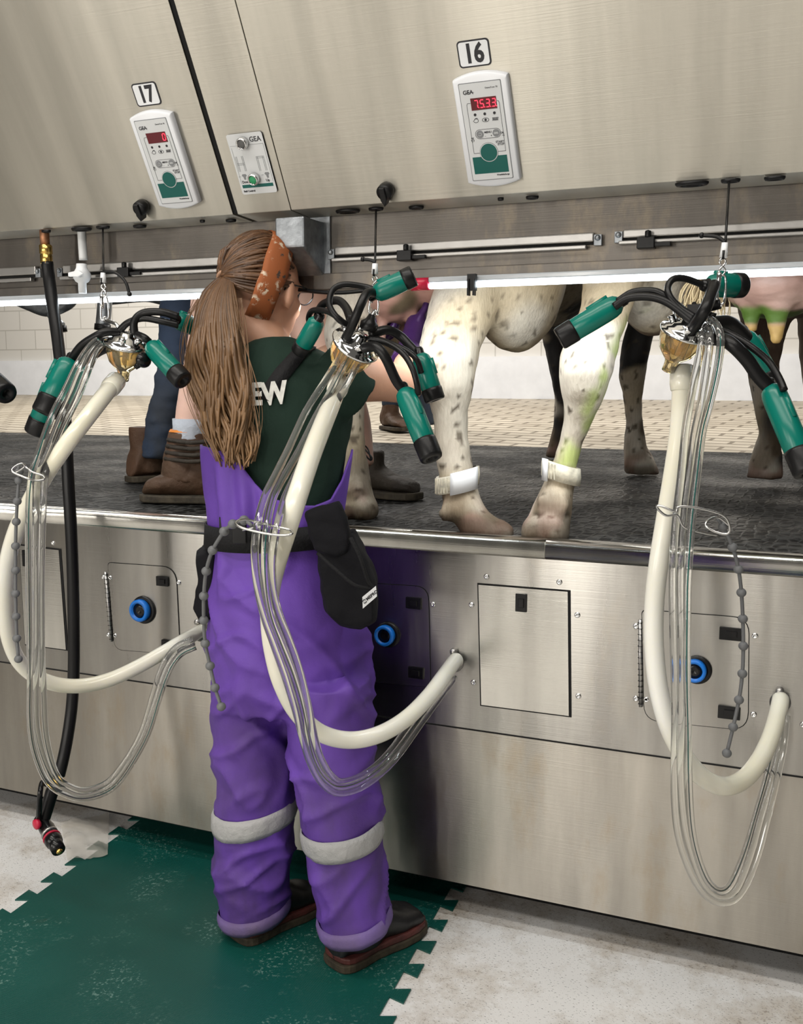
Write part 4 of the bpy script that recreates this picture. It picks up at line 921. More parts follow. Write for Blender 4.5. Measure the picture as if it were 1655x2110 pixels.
limb(bm, [(540, 690, 830), (600, 678, 800), (650, 672, 792), (690, 668, 778), (725, 676, 764), (770, 687, 755), (820, 696, 750), (870, 701, 751), (920, 703, 754), (965, 705, 760), (1005, 703, 768), (1035, 704, 775), (1058, 700, 780)],
     [.38, .30, .24, .20, .19, .20, .21, .21, .21, .21, .21, .205, .20], [.16, .13, .10, .08, .065, .055, .045, .036, .035, .038, .046, .046, .05])
for x, y, ym in ((722, 1050, .19), (757, 1052, .19)): ball(bm, P(x, y, ym), .026, .055, .034)
for x, y in ((722, 1010), (744, 1005)): egg(bm, *P(x, y, .165), .014, .014, .022, 12, 8)
egg(bm, -.90, 1.15, 1.86, .32, 1.10, .40); egg(bm, -.90, .36, 1.95, .27, .30, .36)
egg(bm, -.72, .30, 1.62, .13, .17, .26, 18, 12); egg(bm, -1.10, .40, 1.62, .13, .17, .26, 18, 12)
def fleg(rows, Y): limb(bm, rows, Y, [.16, .10, .07, .055, .060, .05, .036, .034, .042, .048, .05])
fleg([(540, 1320, 1420), (600, 1308, 1395), (650, 1300, 1362), (700, 1284, 1342), (740, 1277, 1334), (775, 1276, 1330), (820, 1286, 1324), (873, 1290, 1325), (920, 1286, 1332), (950, 1287, 1349), (977, 1287, 1361)], [1.75, 1.72, 1.68, 1.65, 1.63, 1.63, 1.64, 1.64, 1.64, 1.64, 1.64])
fleg([(560, 1085, 1200), (620, 1098, 1190), (680, 1114, 1178), (720, 1124, 1172), (745, 1128, 1170), (780, 1136, 1172), (820, 1143, 1174), (873, 1140, 1170), (905, 1134, 1168), (925, 1128, 1164), (943, 1123, 1160)], 2.2)
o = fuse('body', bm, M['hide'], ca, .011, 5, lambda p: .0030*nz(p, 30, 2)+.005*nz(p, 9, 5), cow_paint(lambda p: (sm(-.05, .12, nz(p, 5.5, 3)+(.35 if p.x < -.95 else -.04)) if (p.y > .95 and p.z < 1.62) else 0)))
# udder
bm = BM(); c = P(828, 600, .24); egg(bm, c.x, c.y, c.z, .075, .15, .085); egg(bm, c.x+.09, c.y+.06, c.z+.05, .09, .16, .11)
for dx, dy in ((-.03, -.06), (.045, -.04), (-.03, .07)): tube(bm, [c+V((dx, dy, -.04)), c+V((dx, dy, -.135))], [.016, .012], 10, k=1)
fuse('udder', bm, M['udder'], ca, .007, 6, lambda p: .002*nz(p, 40, 1), lambda p: V((.40, .22, .17)).lerp(V((.12, .09, .05)), sm(.1, .5, nz(p, 14, 3))))
def leg_band(parent, pts, w, Y, dh, tag_dx=None):
    """strap around the pastern: pts = left pixel, right pixel of its centre line"""
    (xl, yl), (xr, yr) = pts; bm = BM(); c0 = P((xl+xr)/2, (yl+yr)/2, Y); a = mpx((xr-xl)/2, c0); hw = mpx(w/2, c0); sl = (P(xr, yr, Y).z-P(xl, yl, Y).z)/2; N_ = 36
    def rr(off, z): return [c0+RT*((a+off)*cos(2*pi*j/N_))+FH*((dh+off)*sin(2*pi*j/N_))+V((0, 0, sl*cos(2*pi*j/N_)+z)) for j in range(N_)]
    loft(bm, [rr(-.004, -hw), rr(.003, -hw), rr(.005, 0), rr(.003, hw), rr(-.004, hw)], False)
    o = finish('leg_band', bm, M['bandw'], parent); o['label'] = 'white plastic leg band'
    bm = BM(); j0, j1 = (25, 33) if tag_dx is None else tag_dx; q = []
    loft(bm, [[rr(.006, z)[j] for j in range(j0, j1)] + [rr(.011, z)[j] for j in range(j1-1, j0-1, -1)] for z in (-hw*1.25, hw*1.25)], True)
    finish('tag_plate', bm, M['white'], o, smooth=False)
    bm = BM()
    for j in range(17, 25):
        p = rr(.004, 0)[j]; d = (p-c0); d.z = 0; d.normalize(); box(bm, p, (.0025, .003, hw*1.7), d.cross(V((0, 0, 1))), d, V((0, 0, 1)))
    finish('band_ribs', bm, M['bandw'], o)
M['bandw'] = simple('dirty white band', (.66, .62, .50), .5, 0, .2, 80, .35, 50)
leg_band(ca, ((901, 1000), (985, 980)), 36, .093, .046)
# ---- cow B
cb = thing('cow', 'white and black cow with green-smeared hind leg and bare pink udder at right', 'cow', (-.2, .15, ZD))
bm = BM()
limb(bm, [(520, 1215, 1370), (560, 1208, 1335), (583, 1204, 1320), (627, 1200, 1303), (681, 1182, 1286), (725, 1158, 1271), (765, 1150, 1261), (800, 1155, 1250), (839, 1165, 1236), (873, 1162, 1222), (908, 1153, 1205), (947, 1140, 1193), (982, 1127, 1187), (1021, 1110, 1182), (1065, 1092, 1179), (1095, 1080, 1174), (1112, 1076, 1172)],
     [.36, .30, .26, .20, .14, .10, .08, .08, .09, .10, .105, .105, .10, .095, .09, .088, .088], [.17, .16, .13, .10, .085, .075, .072, .062, .05, .04, .036, .037, .040, .046, .048, .05, .05])
for x, y, ym in ((1103, 1095, .07), (1148, 1098, .07)): ball(bm, P(x, y, ym), .030, .055, .034)
for x, y in ((1118, 1040), (1160, 1043)): egg(bm, *P(x, y, .05), .016, .016, .026, 12, 8)
# right hind leg, beyond the frame, standing square with the left one
for k, (z, w, yy, d) in enumerate(((2.0, .10, .40, .16), (1.75, .085, .30, .13), (1.55, .06, .18, .09), (1.40, .048, .12, .065), (1.28, .04, .11, .05), (1.14, .032, .12, .036), (1.05, .04, .115, .042), (.97, .05, .11, .05), (.945, .05, .11, .05))):
    pass
ls = [(2.0, .10, .40, .16), (1.75, .085, .30, .13), (1.55, .06, .18, .09), (1.40, .048, .12, .065), (1.28, .04, .11, .05), (1.14, .032, .12, .036), (1.05, .04, .115, .042), (.97, .05, .11, .05), (.946, .05, .11, .05)]
loft(bm, [[V((.16+w*cos(2*pi*j/20), yy+d*sin(2*pi*j/20), z)) for j in range(20)] for z, w, yy, d in ls], True)
egg(bm, -.14, 1.15, 1.90, .31, 1.10, .42); egg(bm, -.16, .40, 1.96, .28, .30, .36)
egg(bm, -.40, .40, 1.66, .12, .17, .26, 18, 12); egg(bm, .08, .40, 1.66, .12, .17, .26, 18, 12)
fleg([(600, 1525, 1640), (660, 1530, 1625), (710, 1534, 1612), (745, 1539, 1606), (780, 1546, 1604), (815, 1552, 1604), (850, 1558, 1607), (890, 1564, 1611), (930, 1553, 1612), (955, 1546, 1613), (985, 1539, 1614)], [1.5, 1.46, 1.43, 1.42, 1.42, 1.42, 1.42, 1.42, 1.42, 1.42, 1.42])
fleg([(600, 1645, 1760), (660, 1648, 1750), (710, 1650, 1735), (745, 1652, 1725), (780, 1655, 1720), (815, 1660, 1715), (850, 1662, 1712), (890, 1662, 1712), (930, 1655, 1720), (960, 1648, 1725), (990, 1645, 1730)], 1.63)
c = P(1500, 628, 1.0); egg(bm, -.24, .80, c.z+.28, .25, .48, .30)
def blkB(p):
    if p.y < .6: return 0
    return sm(-.12, .08, nz(p, 3.6, 9)+(.18 if p.z < 1.40 else 0))
def paintB(p):
    c = cow_paint(blkB)(p)
    if p.y > .36 and 1.30 < p.z: c = c.lerp(V((.20, .125, .085)), .8*sm(.26, .40, p.y+.2*sm(-.36, -.28, p.x)))
    if p.y < .30 and -.62 < p.x < -.33 and 1.10 < p.z < 1.56:
        X, Yp = proj(p); e = 1254+(790-Yp)*.52 if Yp < 790 else 1254-(Yp-790)*.45
        c = c.lerp(V((.42, .55, .12)), .75*sm(625, 680, Yp)*sm(44, 10, abs(X-e+4))*sm(-.3, .2, nz(p, 20, 2)))
    return c
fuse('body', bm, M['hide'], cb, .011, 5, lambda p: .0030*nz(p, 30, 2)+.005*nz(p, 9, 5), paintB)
bm = BM(); c = P(1600, 588, .24); rz = mpx(68, c); rx = mpx(100, c)
egg(bm, c.x, c.y, c.z, rx, .16, rz); egg(bm, c.x+.03, c.y+.02, c.z+.07, rx*1.25, .19, rz)
tz = []
for x, y0, y1, yy in ((1549, 636, 684, .17), (1600, 648, 708, .15), (1690, 646, 700, .18)):
    a_, b_ = P(x, y0, yy), P(x, y1, yy); tz.append(a_); tube(bm, [a_+V((0, 0, .03)), a_, b_.lerp(a_, .3), b_], [.045, .024, .0135, .011], 12, k=3)
def paintU(p):
    X, Yp = proj(p); c = V((.46, .31, .26)).lerp(V((.36, .22, .18)), sm(-.2, .4, nz(p, 12, 2)))
    g = sm(628, 642, Yp+8*nz(p, 30, 3)+.10*(1600-X))*sm(672, 662, Yp+3*nz(p, 30, 3))
    c = c.lerp(V((.05, .12, .008)), .95*g)
    return c.lerp(V((.42, .27, .09)), sm(664, 674, Yp))
fuse('udder', bm, M['udder'], cb, .006, 5, lambda p: .0018*nz(p, 30, 1)+.0012*nz((p.x*.4, p.y, p.z*2.2), 60, 2), paintU)
bm = BM()
for i in range(90):                                   # tail tuft hanging behind the right cluster
    x = random.uniform(1395, 1500); yy = .20+random.uniform(0, .08); a_ = P(1465+(x-1465)*.4, 560, yy); 
    e = P(x, 640+random.uniform(-10, 55)*(1 if x > 1440 else .4), yy); m_ = a_.lerp(e, .5)+RT*random.uniform(-.02, .02)
    tube(bm, [a_, m_, e], [.0022, .0018, .0006], 5, k=4)
o = finish('tail_tuft', bm, simple('blond tail hair', (.62, .50, .30), .6), cb)
leg_band(cb, ((1121, 963), (1193, 985)), 36, .10, .046, (20, 23))
# ================================================================== people standing on the deck
def prow(bm, rows, Y, dh, off=0, n=24, sq=.95): limb(bm, rows, Y, dh, n, sq)
def boot(name, parent, heel, toe, z0, mats, w=.05, hgt=.15, sole=.022, shaft=None, mid=None, lab=None):
    """lace-up boot from heel point to toe point lying on level z0"""
    h, t_ = V((heel[0], heel[1], z0)), V((toe[0], toe[1], z0)); d = (t_-h); L = d.length; d.normalize(); s = V((-d.y, d.x, 0)); up = V((0, 0, 1))
    prof = [(-.02, .20, .30), (-.012, .48, .36), (.005, .66, .5), (.03, .80, .8), (.08, .88, 1.0), (.20, .90, 1.0), (.36, .84, .93), (.50, .90, .72), (.66, 1.0, .56), (.82, .98, .50), (.93, .80, .42), (1.0, .45, .24)]
    bm = BM(); R_ = []
    for u, ww, hh in prof:
        c = h+d*(u*L); r = []
        for j in range(18):
            a = 2*pi*j/18; x = cos(a); z = sin(a)
            r.append(c+s*(w*ww*math.copysign(abs(x)**.75, x))+up*(sole*.8+max(0, (z*.5+.5))**.8*(hgt*hh-sole)))
        R_.append(r)
    loft(bm, R_, True)
    if shaft:
        c0 = h+d*(.24*L); sh = []
        for k, (z, rw) in enumerate(shaft): sh.append([c0+d*(rw*1.12*cos(2*pi*j/18)+(.0 if k else .01))+s*(rw*.88*sin(2*pi*j/18))+up*z for j in range(18)])
        loft(bm, sh, True)
    b_ = fuse(name, bm, mats[0], parent, .007, 3, lambda p: .0022*nz(p, 40, 1)); 
    if lab: b_['label'] = lab
    bm = BM(); out = []
    for u, ww, hh in prof: out.append((u, ww))
    poly = [h+d*(u*L+(.006 if u > .9 else (-.004 if u < .01 else 0)))+s*(w*ww*1.06) for u, ww in out]+[h+d*(u*L+(.006 if u > .9 else (-.004 if u < .01 else 0)))-s*(w*ww*1.06) for u, ww in out[::-1]]
    prism(bm, poly, up*sole); finish('sole', bm, mats[1], b_, bevel=.004)
    if mid:
        bm = BM(); prism(bm, [p+up*sole for p in [h+d*(u*L)+s*(w*ww*1.04) for u, ww in out]+[h+d*(u*L)-s*(w*ww*1.04) for u, ww in out[::-1]]], up*.015); finish('midsole', bm, mid, b_, bevel=.004)
    return b_
# worker in jeans
pj = thing('person', 'person in dirty jeans and brown boots standing on the deck behind the left cluster', 'person', (-2.15, .75, ZD)); 
yj = .72
bm = BM(); prow(bm, [(450, 320, 470), (520, 325, 450), (600, 331, 420), (680, 330, 412), (740, 328, 404), (800, 318, 396), (850, 306, 380), (900, 296, 366), (945, 288, 352)], yj, [.14, .12, .10, .09, .085, .08, .075, .07, .065])
c = P(330, 700, yj+.22)
loft(bm, [[V((c.x+.26+w*cos(2*pi*j/20), yj+.20+w*sin(2*pi*j/20), z)) for j in range(20)] for z, w in ((2.0, .10), (1.75, .10), (1.45, .075), (1.2, .06), (1.02, .055))], True)
hp_ = P(395, 450, yj+.08); egg(bm, hp_.x-.05, yj+.1, hp_.z+.10, .19, .15, .20)
fuse('jeans', bm, M['denim'], pj, .011, 4, lambda p: .008*nz((p.x, p.y, p.z*2.2), 11, 1)+.004*nz((p.x, p.y, p.z*3), 22, 2))
bm = BM(); bx_, bz_ = hp_.x-.05, hp_.z+.1
loft(bm, [[V((bx_+w*cos(2*pi*j/24), yj+.1+d*sin(2*pi*j/24), bz_+z)) for j in range(24)] for z, w, d in ((0, .17, .12), (.15, .165, .12), (.35, .19, .13), (.48, .17, .10), (.52, .07, .07), (.58, .055, .06))], True)
for sx in (-1, 1): tube(bm, [V((bx_+sx*.17, yj+.1, bz_+.45)), V((bx_+sx*.22, yj+.08, bz_+.22)), V((bx_+sx*.20, yj-.02, bz_+.02))], [.055, .045, .038], 12)
egg(bm, bx_, yj+.08, bz_+.70, .075, .095, .115); egg(bm, bx_, yj-.02, bz_+.68, .015, .02, .02, 10, 8)
fuse('body', bm, M['skinp'], pj, .012, 5)
hb = P(300, 985, yj); boot('boot', pj, (hb.x-.02, yj-.06), (hb.x+.10, yj+.20), ZD, (M['leather'], M['bootmud']), .05, .13, shaft=[(.03, .055), (.14, .055), (.19, .058)])
boot('boot', pj, (hb.x+.30, yj+.14), (hb.x+.40, yj+.40), ZD, (M['leather'], M['bootmud']), .05, .13, shaft=[(.03, .055), (.14, .055), (.19, .058)])
# worker in shorts
ps = thing('person', 'person with bare calf, grey sock and muddy work boots on the deck', 'person', (-1.4, .3, ZD))
ysx = .30
bm = BM()
prow(bm, [(520, 392, 540), (600, 396, 520), (660, 392, 500), (700, 388, 488), (760, 378, 478), (800, 370, 466), (850, 362, 445), (895, 360, 428)], ysx, [.12, .105, .095, .09, .08, .07, .058, .05])
bR = P(795, 1040, .33)
tube(bm, [V((-1.42, .46, 1.85)), P(640, 640, .46), P(690, 770, .42), P(722, 870, .38), P(742, 965, .36)], [.10, .08, .062, .058, .042], 18)
hx = P(470, 520, ysx).x+.03
loft(bm, [[V((hx+w*cos(2*pi*j/24), .38+d*sin(2*pi*j/24), z)) for j in range(24)] for z, w, d in ((1.66, .15, .11), (1.80, .19, .14), (1.95, .18, .13), (2.10, .16, .115), (2.30, .19, .125), (2.42, .17, .10), (2.47, .07, .07), (2.53, .055, .06))], True)
for sx in (-1, 1): tube(bm, [V((hx+sx*.17, .38, 2.40)), V((hx+sx*.23, .36, 2.17)), V((hx+sx*.21, .24, 1.97))], [.055, .045, .036], 12)
egg(bm, hx, .36, 2.65, .075, .095, .115); egg(bm, hx, .26, 2.63, .015, .02, .02, 10, 8)
fuse('body', bm, M['skinp'], ps, .011, 5)
bm = BM(); loft(bm, [[V((hx+w*cos(2*pi*j/28), .38+d*sin(2*pi*j/28), z)) for j in range(28)] for z, w, d in ((1.62, .205, .15), (1.70, .215, .16), (1.85, .205, .155), (2.02, .17, .13))], True); finish('shorts', bm, M['denim'], ps)
bm = BM(); prow(bm, [(862, 356, 440), (880, 357, 436), (910, 355, 434), (940, 355, 434)], ysx, .058); finish('sock', bm, M['sock'], ps)
hb = P(385, 1035, ysx); 
bt = boot('work_boot', ps, (hb.x+.175, ysx+.02), (hb.x-.115, ysx-.045), ZD, (M['leather'], M['bootmud']), .058, .165, shaft=None)
bm = BM(); prow(bm, [(888, 350, 442), (900, 347, 446), (930, 340, 452), (965, 334, 456), (990, 332, 460)], ysx+.01, [.068, .07, .075, .08, .08]); fuse('boot_shaft', bm, M['leather'], bt, .007, 3, lambda p: .003*nz((p.x, p.y, p.z*2), 40, 1))
bm = BM(); loft(bm, [ring(349, 442, 889, ysx+.01, .070), ring(352, 440, 884, ysx+.01, .068), ring(357, 437, 887, ysx+.01, .060)], False); finish('collar_lining', bm, M['orangec'], bt)
bm = BM()
for k in range(4): tube(bm, [P(346-k*2, 906+k*13, ysx-.055)+V((0, 0, 0)), P(392, 912+k*13, ysx-.085), P(436, 908+k*13, ysx-.06)], .006, 8)
finish('padded_rib', bm, M['leatherd'], bt)
q2 = PZ(722, 1018, ZD), PZ(860, 1030, ZD)
b2 = boot('work_boot', ps, (q2[0].x, q2[0].y), (q2[1].x, q2[1].y), ZD, (M['leatherd'], M['bootmud']), .052, .13, shaft=[(.03, .055), (.10, .056), (.14, .055)], lab='dark muddy boot with loose laces')
bm = BM()
for k in range(2): tube(bm, [P(744, 905+k*6, .24), P(752+k*6, 925, .23), P(766-k*3, 942, .225), P(763, 948, .225), P(752, 936, .23), P(748, 925, .235), P(757, 960, .23)], .0022, 6)
finish('lace', bm, M['black'], b2)
# far boot on the ramp
fb = P(812, 880, 3.6); zf_ = ZD+.04
fb = PZ(812, 886, zf_); pf = thing('person', 'far person of whom only one brown boot shows on the grooved concrete', 'person', (fb.x, fb.y, zf_))
boot('boot', pf, (fb.x-.10, fb.y+.10), (fb.x+.12, fb.y-.10), zf_, (M['leather'], M['bootmud']), .06, .14, shaft=[(.03, .06), (.12, .06), (.16, .055)])
bm = BM(); q0 = V((fb.x-.04, fb.y+.06, zf_)); tube(bm, [q0+V((0, 0, .14)), q0+V((0, .02, .5)), q0+V((.02, .05, .95))], [.065, .08, .10], 16)
tube(bm, [q0+V((.22, .02, .03)), q0+V((.20, .03, .5)), q0+V((.14, .05, .95))], [.065, .08, .10], 16); egg(bm, q0.x+.08, q0.y+.05, zf_+1.02, .19, .14, .16)
fuse('jeans', bm, M['denim'], pf, .014, 4)
bm = BM(); loft(bm, [[V((q0.x+.08+w*cos(2*pi*j/24), q0.y+.05+d*sin(2*pi*j/24), zf_+z)) for j in range(24)] for z, w, d in ((1.05, .17, .12), (1.25, .165, .12), (1.42, .19, .13), (1.52, .17, .10), (1.57, .07, .07), (1.63, .055, .06))], True)
for sx in (-1, 1): tube(bm, [V((q0.x+.08+sx*.17, q0.y+.05, zf_+1.49)), V((q0.x+.08+sx*.22, q0.y+.04, zf_+1.25)), V((q0.x+.08+sx*.20, q0.y-.06, zf_+1.02))], [.055, .045, .038], 12)
egg(bm, q0.x+.08, q0.y+.03, zf_+1.74, .075, .095, .115); fuse('body', bm, M['skinp'], pf, .013, 5)
# ================================================================== the milker
YP = -.22
pm = thing('person', 'ponytailed worker in purple overalls and dark green shirt milking from the pit', 'person', (-1.02, YP, 0))
# ---- body : head, neck, arms, core as one skin
HC = P(545, 590, -.16)                                 # middle of the skull
AF = radians(50)                                       # face turned right and away
hf = (RT*cos(AF)+FH*sin(AF)+V((0, 0, -.22))).normalized(); hs = hf.cross(V((0, 0, 1))).normalized(); hu = hs.cross(hf).normalized()
def H(a, b, c): return HC+hf*a+hs*b+hu*c               # forward, person's right, up
bm = BM()
ball(bm, H(-.010, 0, .010), .090, .073, .094, hf, hs, hu, 32, 20)
ball(bm, H(.030, 0, -.045), .062, .056, .075, hf, hs, hu, 24, 16)
ball(bm, H(.050, 0, -.095), .034, .036, .026, hf, hs, hu, 18, 12)
tube(bm, [H(.082, 0, .005), H(.098, 0, -.025), H(.108, 0, -.040)], [.010, .013, .013], 12, k=3); ball(bm, H(.094, 0, -.044), .014, .018, .009, hf, hs, hu, 12, 8)
for s in (-1, 1):                                      # cheek, brow, lips, ear
    ball(bm, H(.058, .030*s, -.030), .028, .022, .026, hf, hs, hu, 14, 10)
    ball(bm, H(.074, .028*s, .014), .014, .024, .009, hf, hs, hu, 12, 8)
ball(bm, H(.086, 0, -.070), .010, .022, .006, hf, hs, hu, 12, 8); ball(bm, H(.084, 0, -.082), .010, .019, .006, hf, hs, hu, 12, 8)
for s in (-1, 1):
    ec = H(.010, .076*s, -.022)
    ball(bm, ec, .020, .012, .033, hf*.90-hs*s*.35, hs, hu, 16, 10)
nb = P(560, 722, -.185)
tube(bm, [H(-.02, 0, -.05), H(-.022, 0, -.10), nb, nb+V((0, 0, -.05))], [.054, .048, .050, .055], 20)
core = [(728, 520, 620), (750, 480, 690), (785, 448, 712), (860, 438, 722), (960, 444, 700), (1060, 462, 682), (1130, 452, 700), (1230, 446, 728), (1330, 446, 742)]
loft(bm, [ring(xl, xr, y, YP, d) for (y, xl, xr), d in zip(core, (.045, .06, .08, .09, .088, .085, .09, .10, .10))], True)
sh_r, el_r, wr_r, hd_r = P(712, 775, -.20), P(838, 792, -.06), P(846, 722, .13), P(850, 672, .19)
tube(bm, [sh_r, sh_r.lerp(el_r, .3), sh_r.lerp(el_r, .62), el_r, el_r.lerp(wr_r, .35), wr_r], [.056, .052, .045, .040, .040, .029], 18)
sh_l, el_l, wr_l = P(520, 765, -.10), P(600, 800, .16), P(742, 716, .20)
tube(bm, [sh_l, sh_l.lerp(el_l, .5), el_l, P(672, 745, .18), wr_l], [.056, .047, .042, .041, .030], 18)
for x0, x1, y0, y1 in ((516, 526, 1330, 1870), (672, 728, 1330, 1890)):
    a0, a1 = P(x0, y0, YP), P(x1, y1, YP-.01); tube(bm, [a0, a0.lerp(a1, .5), a1], [.072, .05, .036], 16)
body = fuse('body', bm, M['skin'], pm, .0065, 5, None)
# ---- gloved hands reaching for the udder
def hand(name, wrist, palm_c, fd, nd, curl, parent, side=1, fore=None):
    """fd = finger direction, nd = palm normal"""
    fd = fd.normalized(); nd = (nd-fd*nd.dot(fd)).normalized(); sd = fd.cross(nd)*side; bm = BM()
    ball(bm, palm_c, .045, .040, .015, fd, sd, nd, 18, 12); tube(bm, [fore, fore.lerp(wrist, .6), wrist, palm_c], [.046, .040, .033, .030], 18, k=3)
    for i, (o, L) in enumerate(((-.030, .070), (-.010, .080), (.011, .076), (.030, .060))):
        p = palm_c+sd*o+fd*.034; pts = [p-fd*.02]; d = fd.copy(); q = p
        for k in range(3):
            pts.append(q); ang = curl*(.5+.5*k); d = (fd*cos(ang*(k+1)*.6)+nd*sin(ang*(k+1)*.6)).normalized(); q = q+d*L/3
        pts.append(q); tube(bm, pts, [.0095, .0095, .009, .0082, .0068], 10, k=3); ball(bm, q, .0068, n=10, m=6)
    p = palm_c-sd*.034-fd*.02; tube(bm, [p+sd*.012, p-sd*.012+fd*.022+nd*.012, p-sd*.014+fd*.045+nd*.028, p-sd*.004+fd*.062+nd*.034], [.012, .0115, .010, .0075], 10, k=3)
    return fuse(name, bm, M['glove'], parent, .0034, 3)
hand('glove', wr_r, P(862, 665, .20), P(896, 622, .235)-wr_r, RT*-.3+V((0, 0, .8))+FH*.4, .8, pm, fore=el_r.lerp(wr_r, .55))
hand('glove', wr_l, P(772, 700, .215), P(806, 690, .23)-wr_l, V((0, 0, 1))+FH*.2, .9, pm, -1, fore=P(690, 740, .19))
# ---- hair
hm_ = []
BASE = P(466, 570, -.245)
def headpt(az, el, off=.0):
    """point on the scalp; az 0 = face, 90 = person's right"""
    d = hf*(cos(el)*cos(az))+hs*(cos(el)*sin(az))+hu*sin(el)
    return H(-.012, 0, .010)+hf*(.093+off)*d.dot(hf)+hs*(.076+off)*d.dot(hs)+hu*(.098+off)*d.dot(hu)
bd = BASE-H(-.012, 0, .010)
def strand(bm, pts, r, n=5, k=4): tube(bm, pts, r, n, k=k)
def hcol(seedv, t): 
    a = V((.045, .020, .009)).lerp(V((.165, .080, .036)), seedv); return a.lerp(V((.36, .215, .10)), t*.75*(.45+.6*seedv))
class HairMesh:
    def __init__(s): s.bm = BM(); s.cols = []
    def add(s, pts, r, sv, tip, n=5, k=4, flat=None):
        q = crom(pts, k); rr = lerp_list(r, len(q)); fr = frames(q); rings = []
        for i, (p, w, (tt, a, b)) in enumerate(zip(q, rr, fr)):
            rings.append([p+(a*cos(2*pi*j/n)+b*sin(2*pi*j/n))*w for j in range(n)]); t = i/(len(q)-1)
            s.cols += [hcol(sv, tip[0]+(tip[1]-tip[0])*t)]*n
        loft(s.bm, rings, True)
    def done(s, name, parent):
        me = bpy.data.meshes.new(name); bmesh.ops.recalc_face_normals(s.bm, faces=s.bm.faces); s.bm.to_mesh(me); s.bm.free(); me.materials.append(M['hair'])
        a = me.color_attributes.new('Col', 'FLOAT_COLOR', 'POINT')
        for i, c in enumerate(s.cols): a.data[i].color = (c.x, c.y, c.z, 1)
        o = bpy.data.objects.new(name, me); C.objects.link(o); adopt(o, parent); return o
rnd = random.Random(11)
hr_ = HairMesh()
bdl = bd.normalized()
for i in range(620):
    az = rnd.uniform(-pi, pi); el = rnd.uniform(-.55, 1.5); d = hf*(cos(el)*cos(az))+hs*(cos(el)*sin(az))+hu*sin(el)
    if abs(az) < 1.25 and el < .50: continue
    if abs(az) < 1.65 and el < -.15: continue
    if el < -.48 and abs(az) < 2.0: continue
    p0 = headpt(az, el, .002); pts = [p0]
    for t in (.3, .6, .85):
        v = (p0-H(-.012, 0, .010)).lerp(bd, t); dd = V((v.dot(hf)/.093, v.dot(hs)/.076, v.dot(hu)/.098)); 
        if dd.length < 1e-3: continue
        dd = dd.normalized(); o_ = .004+.004*sin(pi*t)+rnd.uniform(-.001, .002)
        pts.append(H(-.012, 0, .010)+hf*(.093+o_)*dd.x+hs*(.076+o_)*dd.y+hu*(.098+o_)*dd.z)
    pts.append(BASE+V((rnd.uniform(-.008, .008), rnd.uniform(-.006, .006), rnd.uniform(-.010, .010))))
    hr_.add(pts, [.0030, .0034, .0032, .0024], rnd.random(), (0, .12), 5, 4)
# ponytail: locks that swell, wave and gather to a point
def tailpath(u, t):
    """u in -1..1 across; t in 0..1 down; pixel centre line of the tail and its half width"""
    cxs = [466, 452, 443, 442, 446, 455, 465, 474, 482, 486]; hw = [12, 34, 46, 54, 60, 60, 58, 52, 40, 22]; ys = [570, 600, 640, 690, 740, 790, 840, 885, 930, 968]
    x = t*9; a = min(int(x), 8); f = x-a
    g = lambda L: L[a]+(L[a+1]-L[a])*f
    return g(cxs)+u*g(hw), g(ys)
for i in range(430):
    u = rnd.uniform(-1, 1); dp = rnd.uniform(-1, 1)*math.sqrt(max(0, 1-u*u*.8)); ph = rnd.uniform(0, 6.28)*.25+round(u*4)*1.1; tend = rnd.uniform(.72, 1.02)-.10*abs(u)*rnd.random(); amp = rnd.uniform(5, 10); fq = rnd.uniform(15, 19)
    pts = []; K = 13
    for k in range(K):
        t = tend*k/(K-1); x, y = tailpath(u*(.9+.1*sin(ph+t*9)), min(t, 1)); am = amp*min(1, max(0, (t-.22)/.35))
        x += am*sin(fq*t+ph); Yd = -.255-.085*min(1, t*2.6)-.02*t + dp*.030*min(1, .25+t*2) + .004*am/8*cos(fq*t+ph)*2
        pts.append(P(x, y, Yd))
    hr_.add(pts, [.0026, .0040, .0044, .0044, .0042, .0036, .0016], min(1, max(0, rnd.gauss(.45, .25))), (.08, 1.0), 5, 3)
for i in range(22):                                    # stray hairs
    u = rnd.choice((-1, 1))*rnd.uniform(.95, 1.25); ph = rnd.random()*6; pts = []
    for k in range(8):
        t = .15+.8*k/7; x, y = tailpath(u, t); pts.append(P(x+7*sin(9*t+ph), y, -.36))
    hr_.add(pts, .0007, .6, (.3, 1), 4, 3)
hair = hr_.done('hair', pm)
bm = BM(); ax_ = (P(462, 590, -.27)-BASE).normalized(); lp = []
sA = RT; sB = ax_.cross(RT).normalized()
tube(bm, [BASE+ax_*.004+(sA*cos(2*pi*j/16)+sB*sin(2*pi*j/16))*.0165 for j in range(17)], .0042, 8, k=2); finish('hair_tie', bm, simple('tan hair tie', (.42, .25, .16), .7), pm)
# ---- headband
bm = BM(); rings = []
NB = 64
for w_, off in ((-1, .003), (-.94, .0145), (-.5, .0165), (0, .0175), (.5, .0165), (.94, .0145), (1, .003)):
    r = []
    for j in range(NB):
        a = 2*pi*j/NB
        # band plane: passes over the crown and down behind the ears
        d = hu*sin(a)+hs*cos(a); wid = .033*(.78+.22*abs(cos(a))); sh = .022-.056*cos(a)**2-.044*max(0, -sin(a))
        v = d+hf*((sh+w_*wid)/.09); dd = V((v.dot(hf), v.dot(hs), v.dot(hu))).normalized()
        r.append(H(-.012, 0, .010)+hf*(.093+off)*dd.x+hs*(.076+off)*dd.y+hu*(.098+off)*dd.z)
    rings.append(r)
loft(bm, rings, False); finish('headband', bm, M['band'], pm)
